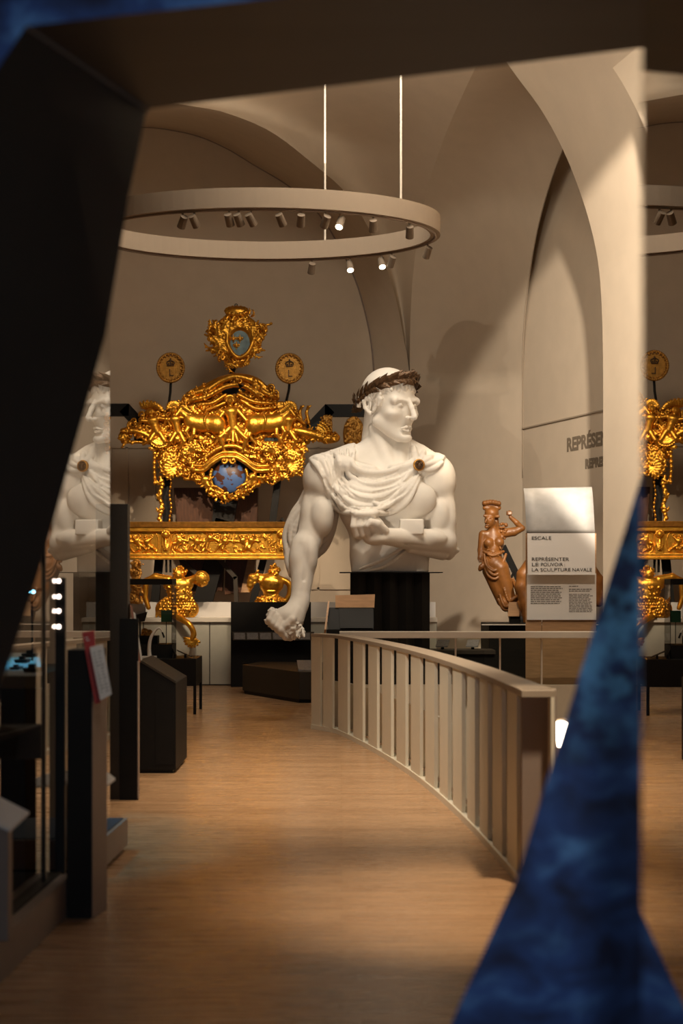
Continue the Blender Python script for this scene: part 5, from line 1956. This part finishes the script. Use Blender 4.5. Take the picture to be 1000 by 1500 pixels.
# glass case standing on the desk
zc1 = EYE + (CY - 848) / F * (YK_ + .2)
gcs = thing('glass_case', 'small glass case with black lid and black base standing on the desk', 'display case', (at(222, 0, YK_ + .3)[0], YK_ + .4, zd))
gx0, gx1 = at(186, 0, YK_ + .2)[0], at(252, 0, YK_ + .2)[0]
obj('lid', MB().box(gx0, gx1, YK_ + .2, YK_ + .66, zc1 - 0.075, zc1), M['black'], gcs)
zbs = EYE + (CY - 944) / F * (YK_ + .2)
obj('case_base', MB().box(gx0, gx1, YK_ + .2, YK_ + .66, zd, zbs), M['black'], gcs)
mb = MB()
for q in (((gx0, YK_ + .2), (gx1, YK_ + .2)), ((gx1, YK_ + .2), (gx1, YK_ + .66))):
    (xa, ya), (xb, yb) = q
    mb.quad((xa, ya, zbs), (xb, yb, zbs), (xb, yb, zc1 - .075), (xa, ya, zc1 - .075))
obj('case_glass', mb, M['glass'], gcs)
obj('corner_post', MB().box(gx1 - .006, gx1, YK_ + .2, YK_ + .206, zbs, zc1 - .075), M['steel'], gcs)
t = thing('exhibit_card', 'square green card standing inside the small glass case', 'card', (at(245, 0, YK_ + .4)[0], YK_ + .4, zbs))
obj('card', MB().box(at(236, 0, YK_ + .4)[0], at(251.4, 0, YK_ + .4)[0], YK_ + .39, YK_ + .40, EYE + (CY - 911) / F * (YK_ + .4), EYE + (CY - 894) / F * (YK_ + .4)), M['green'], t)
obj('stand', MB().box(at(243, 0, YK_ + .4)[0], at(244, 0, YK_ + .4)[0], YK_ + .40, YK_ + .41, zbs, EYE + (CY - 905) / F * (YK_ + .4)), M['steel'], t)
# dark step in the case with a small gilt carving and a pale model
st = thing('exhibit_step', 'black step block inside the small glass case', 'block', (at(210, 0, YK_ + .4)[0], YK_ + .4, zbs))
zs = EYE + (CY - 931) / F * (YK_ + .4)
obj('step', MB().box(at(200, 0, YK_ + .4)[0], at(232, 0, YK_ + .4)[0], YK_ + .3, YK_ + .5, zbs, zs), M['black'], st)
t = thing('small_carving', 'small gilded carved fragment on the black step in the glass case', 'carving', (at(216, 0, YK_ + .4)[0], YK_ + .4, zs))
YX = YK_ + .4
g = SDF((202, 914, -8), (228, 933, 8), 0.5)
g.ell((215, 930, 0), (9, 6, 5), 1)
g.ell((212, 924, 1), (5, 4, 4), 1.5)
g.ell((219, 926, 1), (4.5, 4, 4), 1.5)
for i in range(12):
    g.ell((random.uniform(208, 222), random.uniform(921, 930), random.uniform(2, 5)), (random.uniform(.9, 1.8),) * 3, .4)
obj('carving', g.world(YX), M['dullgold'], t, smooth=True)
t = thing('ship_model', 'pale model with grey sail-like sheets at the back of the glass case', 'model', (at(205, 0, YX + .1)[0], YX + .1, zs))
mb = MB().prism([at(188, 905, YX + .08), at(214, 905, YX + .08), at(214, 905, YX + .1), at(188, 905, YX + .1)], [at(190, 884, YX + .08), at(213, 886, YX + .08), at(213, 886, YX + .1), at(190, 884, YX + .1)])
obj('sheet', mb, M['frost'], t)
obj('hull', MB().prism([at(200, 912, YX), at(212, 910, YX), at(212, 910, YX + .1), at(200, 912, YX + .1)], [at(194, 902, YX), at(216, 896, YX), at(216, 896, YX + .1), at(194, 902, YX + .1)]), M['charcoal'], t)
obj('post', MB().box(at(204, 0, YX + .05)[0], at(206, 0, YX + .05)[0], YX + .04, YX + .06, zs, EYE + (CY - 908) / F * YX), M['steel'], t)
# gooseneck lamp on the desk
t = thing('gooseneck_lamp', 'pale translucent gooseneck lamp bent over the front of the black desk', 'lamp', (at(218, 0, YK_ + .1)[0], YK_ + .1, zd))
YZ = YK_ + .1
obj('base', MB().box(at(208, 0, YZ)[0], at(229, 0, YZ)[0], YZ - .06, YZ + .06, zd, zd + 0.03), M['frost'], t, bevel=0.006)
P = catmull([(219, 963), (218.5, 948), (221, 934), (228, 923), (233, 920), (237, 924), (239, 931)], 5)
obj('neck', MB().tube([at(p[0], p[1], YZ) for p in P], [0.028 - 0.022 * (k / (len(P) - 1)) for k in range(len(P))], 10), M['frost'], t, smooth=True)
obj('head', MB().tube([at(237.5, 926, YZ), at(240.5, 934, YZ)], [0.010, 0.013], 10), M['steel'], t)
for k, (u0, u1, v0, v1) in enumerate(((251, 259, 950, 962), (259, 281, 953, 964))):
    t = thing('caption_holder', ['dark upright caption holder beside the glass case on the desk', 'dark slanted caption holder at the right end of the desk'][k], 'caption', (at((u0 + u1) / 2, 0, YZ)[0], YZ + .1, zd), 'caption holders on the desk')
    obj('plate', MB().prism([at(u0 + 2, v0 + 1.6, YZ + .02), at(u0, v0, YZ + .2), at(u1 - 4, v1 - 3, YZ + .2), at(u1, v1 - 1, YZ + .02)], [at(u0 + 2, v0, YZ + .02), at(u0, v0 - 1.6, YZ + .2), at(u1 - 4, v1 - 4.6, YZ + .2), at(u1, v1 - 2.6, YZ + .02)]), M['charcoal'], t)
    obj('stand', MB().box(at((u0 + u1) / 2 - 1.5, 0, YZ)[0], at((u0 + u1) / 2 + 1.5, 0, YZ)[0], YZ + .08, YZ + .12, zd, zd + 0.05), M['steel'], t)

# black cabinet with sloping top
YV = 12.6
cb = thing('cabinet', 'black cabinet with sloping top standing right of the tall dark post', 'cabinet', (at(232, 0, YV)[0], YV + .4, 0))
x0, x1 = at(203, 0, YV)[0], at(257.5, 0, YV)[0]
za, zb2 = EYE + (CY - 1000) / F * YV, EYE + (CY - 967) / F * YV
mb = MB().prism([(x0, YV, 0.03), (x1, YV, 0.03), (x1, YV + .9, 0.03), (x0, YV + .9, 0.03)], [(x0, YV, zb2), (x1, YV, za), (x1, YV + .9, za), (x0, YV + .9, zb2)])
obj('body', mb, M['black'], cb, bevel=0.006)
obj('toe_kick', MB().box(x0, x1 - .03, YV + .03, YV + .87, 0, 0.03), M['steel'], cb)
obj('top_edge', MB().bar((x0, YV - .004, zb2 + .004), (x1, YV - .004, za + .004), 0.02, 0.01), M['charcoal2'], cb)
obj('door_panel', MB().box(at(228, 0, YV)[0], at(254, 0, YV)[0], YV - 0.006, YV, 0.08, za - .08), M['black'], cb)

# tall dark post panel
YT = 11.1
ps = thing('post_panel', 'tall dark grey post panel beside the black cabinet', 'post', (at(182, 0, YT)[0], YT, 0))
obj('upright', MB().box(at(140, 0, YT)[0], at(187, 0, YT)[0], YT, YT + .12, 0.0, EYE + (CY - 738) / F * YT), M['charcoal'], ps, bevel=0.004)
obj('lower_panel', MB().box(at(176, 0, YT)[0], at(203, 0, YT)[0], YT - .03, YT, 0.0, EYE + (CY - 906) / F * YT), M['black'], ps)
obj('edge_strip', MB().box(at(202, 0, YT)[0], at(203.4, 0, YT)[0], YT - .034, YT + .04, 0.01, EYE + (CY - 968) / F * YT), M['taupe'], ps)
tp = thing('tilted_board', 'tilted terracotta and cream text board edge beside the tall dark post', 'board', (at(199, 0, YT)[0], YT + .06, EYE + (CY - 972) / F * YT))
mb = MB().prism([at(203, 970, YT + .02), at(206, 970, YT + .02), at(206, 970, YT + .4), at(203, 970, YT + .4)], [at(190, 884, YT + .02), at(194, 890, YT + .02), at(194, 890, YT + .4), at(190, 884, YT + .4)])
obj('back_board', mb, M['pink'], tp)
mb = MB().prism([at(206.2, 968, YT + .02), at(208.5, 966, YT + .02), at(208.5, 966, YT + .4), at(206.2, 968, YT + .4)], [at(195, 896, YT + .02), at(198, 898, YT + .02), at(198, 898, YT + .4), at(195, 896, YT + .4)])
obj('text_panel', mb, M['offwhite'], tp)

# pylon with the red and white text board
YP1 = 7.18
py = thing('pylon', 'slim black pylon with grey side standing at the corridor edge', 'pylon', (at(125, 0, YP1)[0], YP1 + .08, 0))
hz1 = EYE + (CY - 952) / F * YP1
mb = MB().prism([(-1.385, YP1, 0), (-1.262, YP1, 0), (-1.222, YP1 + .2, 0), (-1.385, YP1 + .2, 0)], [(-1.385, YP1, hz1), (-1.262, YP1, hz1), (-1.222, YP1 + .2, hz1), (-1.385, YP1 + .2, hz1)])
obj('body', mb, M['black'], py)
obj('side_panel', MB().prism([(-1.259, YP1 + .004, 0.0), (-1.256, YP1 + .004, 0.0), (-1.216, YP1 + .2, 0.0), (-1.219, YP1 + .2, 0.0)], [(-1.259, YP1 + .004, hz1 - .2), (-1.256, YP1 + .004, hz1 - .2), (-1.216, YP1 + .2, hz1 - .2), (-1.219, YP1 + .2, hz1 - .2)]), M['taupe'], py, label='grey side panel')
rb = thing('text_board', 'red board with white text panel leaning on the slim black pylon', 'board', (at(134, 0, YP1)[0], YP1 - .03, hz1 - .2))
mb = MB().prism([at(139, 1031, YP1 - .02), at(147, 1029, YP1 - .02), at(147, 1027, YP1 + .02), at(139, 1029, YP1 + .02)], [at(120, 927, YP1 - .02), at(138, 924, YP1 - .02), at(138, 923, YP1 + .02), at(120, 926, YP1 + .02)])
rd = obj('red_board', mb, M['red'], rb, label='red board')
mb = MB().prism([at(147, 1026, YP1 - .05), at(163.5, 1017, YP1 - .05), at(163.5, 1016, YP1 - .02), at(147, 1025, YP1 - .02)], [at(131.5, 949, YP1 - .05), at(150.5, 944, YP1 - .05), at(150.5, 943, YP1 - .02), at(131.5, 948, YP1 - .02)])
wp = obj('text_panel', mb, M['white'], rb, label='white text panel')
mb = MB()
r = np.random.default_rng(12)
for i in range(13):
    t_ = 0.12 + i * 0.062
    u0, v0 = 131.5 + 15.5 * t_, 949 + 77 * t_
    for k0, k1 in ((0.15, 0.15 + r.uniform(.12, .35)), (0.55, 0.55 + r.uniform(.12, .3))):
        mb.quad(at(u0 + 18 * k0, v0 - 5 * k0, YP1 - .052), at(u0 + 18 * k1, v0 - 5 * k1, YP1 - .052), at(u0 + 18 * k1, v0 - 5 * k1 - 1.2, YP1 - .052), at(u0 + 18 * k0, v0 - 5 * k0 - 1.2, YP1 - .052))
obj('text_lines', mb, M['inkpale'], wp)
mb = MB()
for a, b in ((124.5, 129), (126, 131)):
    v = 935 + (a - 124.5) * 2.4
    mb.quad(at(a, v, YP1 - .022), at(b, v - .6, YP1 - .022), at(b, v - 1.8, YP1 - .022), at(a, v - 1.2, YP1 - .022))
obj('text_lines', mb, M['white'], rd)

# low plinth behind the pylon
lp2 = thing('low_plinth', 'low grey plinth with dark blue top behind the slim pylon', 'plinth', (-1.7, 8.6, 0))
fpt = [(-2.4, 8.25), (-1.385, 8.25), (-1.355, 9.02), (-2.4, 9.02)]
obj('body', MB().prism([(x, y, 0.03) for x, y in fpt], [(x, y, 0.2) for x, y in fpt]), M['taupe'], lp2)
obj('recessed_base', MB().prism([(x - .03, y, 0.0) for x, y in fpt], [(x - .03, y, 0.03) for x, y in fpt]), M['black'], lp2)
obj('blue_top', MB().prism([(x - .025, y + (.02 if y < 8.5 else -.02), 0.2) for x, y in fpt], [(x - .025, y + (.02 if y < 8.5 else -.02), 0.206) for x, y in fpt]), M['navy'], lp2)
# pointed white caption plate behind the pylon
t = thing('caption_stand', 'pale pointed caption plate jutting out behind the slim black pylon', 'caption', (at(132, 0, 7.9)[0], 7.9, 0))
obj('post', MB().box(at(128, 0, 7.9)[0], at(134, 0, 7.9)[0], 7.88, 7.92, 0, EYE + (CY - 1145) / F * 7.9), M['steel'], t)
obj('plate', MB().extrude([at(93, 1143, 7.85), at(112, 1152, 7.7), at(154, 1155, 7.7), at(169, 1143, 7.85), at(153, 1131, 8.0), at(112, 1134, 8.0)], (0, 0, 0.012)), M['white'], t)

# large showcase along the left
gxl = lambda y: -1.758 + 0.037 * y
sc_ = thing('showcase', 'large dark glass showcase with lit corner bar along the left side', 'display case', (-2.0, 6.5, 0))
bx = lambda y: -1.69 + 0.041 * y
pl = [(-3.2, 4.6), (bx(4.6), 4.6), (bx(7.35), 7.35), (-3.2, 7.35)]
obj('plinth', MB().prism([(x, y, 0) for x, y in pl], [(x, y, 0.19) for x, y in pl]), M['taupe'], sc_)
obj('floor_pad', MB().prism([(x - .06, y, 0.19) for x, y in pl], [(x - .06, y, 0.20) for x, y in pl]), M['black'], sc_)
obj('glass_wall', MB().quad((gxl(4.6), 4.6, 0.2), (gxl(8.80), 8.80, 0.2), (gxl(8.80), 8.80, 3.3), (gxl(4.6), 4.6, 3.3)), M['glass2'], sc_)
def post(px, Y, wpx, v_top, name, zbot=0.19):
    x = at(px, 0, Y)[0]
    w_ = wpx / F * Y / 2
    return obj(name, MB().box(x - w_, x + w_, Y, Y + .03, zbot, EYE + (CY - v_top) / F * Y), M['steel'], sc_)
post(64, 7.12, 3, 790, 'mullion')
bar = post(88, 7.42, 14, 846, 'lit_bar', 0.14)
for v in (851, 874, 895, 918):
    obj('led', MB().disc(at(86, v, 7.41), 0.0105, (0.2, -1, 0), 0.006, 16), M['led'], bar)
# shelf inside and the cyan-lit landscape of dark models
sf = MB().prism([(-2.9, 8.0, 1.10), (at(62, 0, 8.0)[0], 8.0, 1.10), (at(58, 0, 10.6)[0], 10.6, 1.10), (-3.4, 10.6, 1.10)], [(-2.9, 8.0, 1.17), (at(62, 0, 8.0)[0], 8.0, 1.17), (at(58, 0, 10.6)[0], 10.6, 1.17), (-3.4, 10.6, 1.17)])
dt = thing('display_table', 'pale display table under cyan light inside the left showcase', 'table', (-2.2, 9.0, 0))
obj('table_top', sf, M['cyanbase'], dt)
obj('table_base', MB().box(-2.8, at(58, 0, 9.1)[0], 9.1, 10.4, 0, 1.10), M['charcoal'], dt)
for k, (u, y, sz, lab) in enumerate(((24, 8.6, .03, 'small dark model nearest the left edge of the cyan table'), (33, 9.3, .045, 'taller dark model on the middle of the cyan table'), (48, 8.35, .05, 'long dark model at the front of the cyan table'), (44, 10.0, .05, 'low dark model at the back of the cyan table'))):
    x = at(u, 0, y)[0]
    t = thing('scale_model', lab, 'model', (x, y, 1.17), 'dark models on the cyan table')
    obj('hull', MB().prism([(x - sz * .8, y - .05, 1.17), (x + sz * .8, y - .05, 1.17), (x + sz * .8, y + .05, 1.17), (x - sz * .8, y + .05, 1.17)], [(x - sz, y - .06, 1.17 + sz * .5), (x + sz, y - .06, 1.17 + sz * .5), (x + sz, y + .06, 1.17 + sz * .5), (x - sz, y + .06, 1.17 + sz * .5)]), M['steel'], t)
    obj('deck_house', MB().box(x - sz * .4, x + sz * .3, y - .03, y + .03, 1.17 + sz * .5, 1.17 + sz * .95), M['steel'], t)
t = thing('led_strip', 'short strip with two small cyan lights above the display table', 'light', (at(46, 0, 9.5)[0], 9.5, EYE + (CY - 866) / F * 9.5))
obj('strip', MB().box(at(36, 0, 9.5)[0], at(60, 0, 9.5)[0], 9.5, 9.53, t.location.z, t.location.z + .02), M['steel'], t)
obj('stem', MB().box(at(47, 0, 9.53)[0] - .006, at(47, 0, 9.53)[0] + .006, 9.53, 9.54, 1.17, t.location.z + .02), M['steel'], t)
for u in (43, 49):
    obj('led', MB().disc(at(u, 867, 9.495), 0.012, (0, -1, 0), 0.006, 12), M['cyanled'], t)
# dark inner shelf lower down and white caption wedge in front
t = thing('inner_shelf', 'dark grey sloping shelf low inside the left showcase', 'shelf', (-2.0, 6.6, 0.2))
obj('shelf_top', MB().prism([at(-60, 1112, 6.6), at(61, 1112, 6.6), at(61, 1108, 7.1), at(-60, 1108, 7.1)], [at(-60, 1092, 6.7), at(61, 1062, 6.7), at(61, 1060, 7.1), at(-60, 1090, 7.1)]), M['charcoal'], t)
obj('shelf_support', MB().box(-2.3, -1.75, 6.75, 7.05, 0.2, EYE + (CY - 1110) / F * 6.8), M['black'], t)
t = thing('caption_stand', 'pale tilted caption plate on a grey stand at the left edge', 'caption', (at(0, 0, 5.9)[0] - .02, 5.95, 0))
obj('plate', MB().extrude([at(-30, 1196, 5.85), at(15, 1215, 5.85), at(43, 1189, 6.05), at(0, 1167, 6.05)], (0, 0, -0.012)), M['white'], t)
obj('stand', MB().box(at(-24, 0, 5.95)[0], at(14, 0, 5.95)[0], 5.93, 6.0, 0.2, EYE + (CY - 1205) / F * 5.95), M['taupe'], t)

# ================================================================== suspended lighting ring
RX, RY, RZ, RA, RB, RH = -0.94, 17.0, 5.83, 2.06, 1.25, 0.22
def rp(a, k=0.0, z=0.0):
    return Vector((RX + (RA + k) * math.cos(a), RY - (RB + k) * math.sin(a), RZ + z))
ring = thing('lighting_ring', 'large beige oval lighting ring hanging from thin rods', 'light fixture', (RX, RY, RZ))
mb = MB()
N = 96
n0 = 0
for i in range(N):
    a = 2 * PI * i / N
    for k, z in ((-.06, 0), (.06, 0), (.06, RH), (-.06, RH)):
        mb.v.append(tuple(rp(a, k, z)))
for i in range(N):
    j = (i + 1) % N
    for q in range(4):
        mb.f.append((i * 4 + q, i * 4 + (q + 1) % 4, j * 4 + (q + 1) % 4, j * 4 + q))
obj('band', mb, M['ring'], ring)
mb = MB().tube([rp(2 * PI * i / N, 0, -0.012) for i in range(N)], 0.014, 6, closed=True)
obj('track', mb, M['taupe'], ring)
def ang_at(px, near):
    # angle on the oval seen at a pixel column
    best = None
    for i in range(720):
        a = PI * i / 720 * (1 if near else -1)
        p = rp(a)
        d = abs(CX + p.x / p.y * F - px)
        if best is None or d < best[0]:
            best = (d, a)
    return best[1]
for px, near in ((587, True), (476, False)):
    p = rp(ang_at(px, near), 0, RH)
    obj('suspension_rod', MB().tube([p, (p.x, p.y, 12.38)], 0.013, 8), M['offwhite'], ring)
RL_ = [(268, 1, 0), (285, 1, 0), (335, 1, 0), (350, 1, 0), (367, 1, 0), (411, 1, 0), (441, 1, 0), (477, 1, 0), (498, 1, 1), (546, 1, 0), (600, 1, 0), (626, 0, 0), (573, 0, 0), (559, 0, 1), (512, 0, 1), (456, 0, 0)]
WHERE = ['first from the left on the near side', 'second from the left on the near side', 'third from the left on the near side', 'fourth from the left on the near side', 'fifth from the left on the near side', 'sixth from the left on the near side', 'seventh from the left on the near side', 'left of the glowing near-side one', '', 'right of the glowing near-side one', 'near the right tip on the near side', 'at the right tip on the far side', 'beside the brightest one on the far side', '', '', 'leftmost on the far side']
for k, (px, near, lit) in enumerate(RL_):
    p = rp(ang_at(px, near), 0, -0.02)
    lab = 'small beige track spotlight under the oval ring, ' + WHERE[k]
    if lit:
        lab = ['glowing track spotlight on the near side of the oval ring', 'brightest glowing track spotlight under the far side of the oval ring', 'small glowing track spotlight under the far side of the oval ring'][[8, 13, 14].index(k)]
    t = thing('track_spotlight', lab, 'spotlight', tuple(p), 'track spotlights on the oval ring')
    d = Vector((random.uniform(-.5, .5), 0.75 if not lit else -0.5, -0.8)).normalized()
    obj('bracket', MB().box(p.x - .012, p.x + .012, p.y - .012, p.y + .012, p.z - .085, p.z), M['fixture'], t)
    c = p + Vector((0, 0, -.10))
    obj('housing', MB().cyl(c - d * .07, c + d * .07, 0.042, 0.048, 14), M['fixture'], t)
    obj('lens', MB().disc(c + d * .072, 0.04, d, 0.006, 14), M['spotlit'] if lit else M['frost'], t)


# ================================================================== light and camera
def lamp(kind, name, loc, target, energy, col, size=0.2, spot=60, blend=0.4):
    l = bpy.data.lights.new(name, kind)
    l.energy = energy
    l.color = col
    if kind == 'SPOT':
        l.spot_size = math.radians(spot)
        l.spot_blend = blend
        l.shadow_soft_size = size
    elif kind == 'AREA':
        l.size = size
    else:
        l.shadow_soft_size = size
    o = bpy.data.objects.new(name, l)
    COL.objects.link(o)
    o.location = loc
    d = Vector(target) - Vector(loc)
    o.rotation_euler = d.to_track_quat('-Z', 'Y').to_euler()
    return o


WARM = (1.0, 0.78, 0.54)
WARM2 = (1.0, 0.86, 0.68)
lamp('SPOT', 'spot_bust_right', (4.2, 15.2, 7.8), (0.6, 17.6, 3.0), 1080, WARM2, 0.04, 30, 0.5)
lamp('SPOT', 'spot_bust_front', (0.7, 12.6, 8.6), (0.5, 17.6, 2.6), 560, WARM2, 0.04, 24, 0.5)
lamp('SPOT', 'added_shadow_spot', (-1.25, 10.6, 2.4), (1.15, 17.65, 3.9), 600, WARM2, 0.025, 27, 0.35)  # added floating lamp with no fixture, throws the bust's shadow on the wall
lamp('SPOT', 'spot_bust_left', (-1.6, 13.0, 6.5), (-0.2, 17.6, 1.5), 150, WARM, 0.06, 22, 0.6)
lamp('SPOT', 'spot_gold_left', (-3.4, 18.5, 6.6), (-2.0, 24.3, 3.0), 900, WARM, 0.04, 34, 0.5)
lamp('SPOT', 'spot_gold_right', (-0.6, 18.0, 6.4), (-1.9, 24.3, 2.6), 1250, WARM, 0.04, 34, 0.5)
lamp('SPOT', 'spot_gold_low', (-1.8, 19.0, 5.8), (-2.2, 24.0, 1.6), 640, WARM, 0.04, 26, 0.5)
lamp('SPOT', 'spot_wood', (1.2, 14.5, 6.0), (2.4, 19.6, 1.8), 600, WARM, 0.05, 28, 0.5)
lamp('SPOT', 'spot_sign', (2.6, 13.2, 6.4), (2.6, 17.0, 2.0), 420, WARM2, 0.05, 24, 0.6)
lamp('SPOT', 'added_wall_wash', (2.7, 11.0, 6.5), (5.887, 20.01, 3.61), 4800, WARM2, 0.12, 49.2, 0.10)  # added unseen wash; its cone edge draws the diagonal shade line on the wall
lamp('AREA', 'added_vault_fill', (-0.9, 17.4, 7.2), (-0.9, 18.4, 12.0), 48, WARM2, 2.2)  # added unseen fill that raises the ambient level of the vault
lamp('SPOT', 'added_balustrade_fill', (-1.2, 9.0, 5.4), (0.6, 12.0, 0.5), 800, WARM2, 0.12, 60, 0.9)  # added light without a fixture, brightens the outer face of the slats
lamp('SPOT', 'spot_floor', (1.5, 6.9, 4.0), (0.72, 7.5, 0.0), 800, WARM, 0.1, 40, 1.0)
lamp('SPOT', 'added_board_fill', (-0.2, 5.4, 3.4), (-1.27, 7.1, 1.2), 50, WARM2, 0.05, 20, 0.6)  # added small light without a fixture, lifts the red and white board
lamp('SPOT', 'spot_table_cyan', (-2.35, 9.2, 2.5), (-2.2, 9.2, 1.2), 75, (0.03, 0.62, 1.0), 0.05, 62, 0.4)
lamp('AREA', 'added_hall_fill', (0.4, 15.0, 8.6), (0.4, 20.0, 0.0), 275, WARM2, 3.0)  # added overhead area fill for the hall, no visible fixture
lamp('SPOT', 'added_corridor_fill', (0.3, 11.5, 5.6), (0.25, 11.9, 0.0), 700, WARM, 0.4, 78, 0.9)  # added unseen fill; its cone is cut so the near floor stays dark
lamp('SPOT', 'added_entrance_fill', (0.2, -1.5, 2.4), (0.45, 3.5, 2.0), 190, (0.8, 0.88, 1.0), 0.3, 58, 0.7)  # added fill behind the camera for the blue face and soffit

w = bpy.data.worlds.new('world')
scene.world = w
w.use_nodes = True
w.node_tree.nodes['Background'].inputs['Color'].default_value = (0.9, 0.75, 0.6, 1)
w.node_tree.nodes['Background'].inputs['Strength'].default_value = 0.01

cam = bpy.data.cameras.new('camera')
cam.sensor_fit = 'VERTICAL'
cam.sensor_height = 36.0
cam.sensor_width = 24.0
cam.lens = 50.0
cam.shift_y = (CY - 750.0) / 1500.0
cam.clip_end = 200
cam.dof.use_dof = True
cam.dof.focus_distance = 18.2
cam.dof.aperture_fstop = 1.8
co = bpy.data.objects.new('camera', cam)
COL.objects.link(co)
co.location = (0, 0, EYE)
co.rotation_euler = (PI / 2, 0, 0)
scene.camera = co
vs = scene.view_settings
vs.view_transform = 'Standard'
vs.look = 'None'
vs.gamma = 1.0
vs.use_curve_mapping = False
vs.exposure = 0.0
scene.cycles.max_bounces = 8
scene.cycles.transparent_max_bounces = 12
scene.cycles.caustics_reflective = False
scene.cycles.caustics_refractive = False
scene.cycles.use_denoising = True
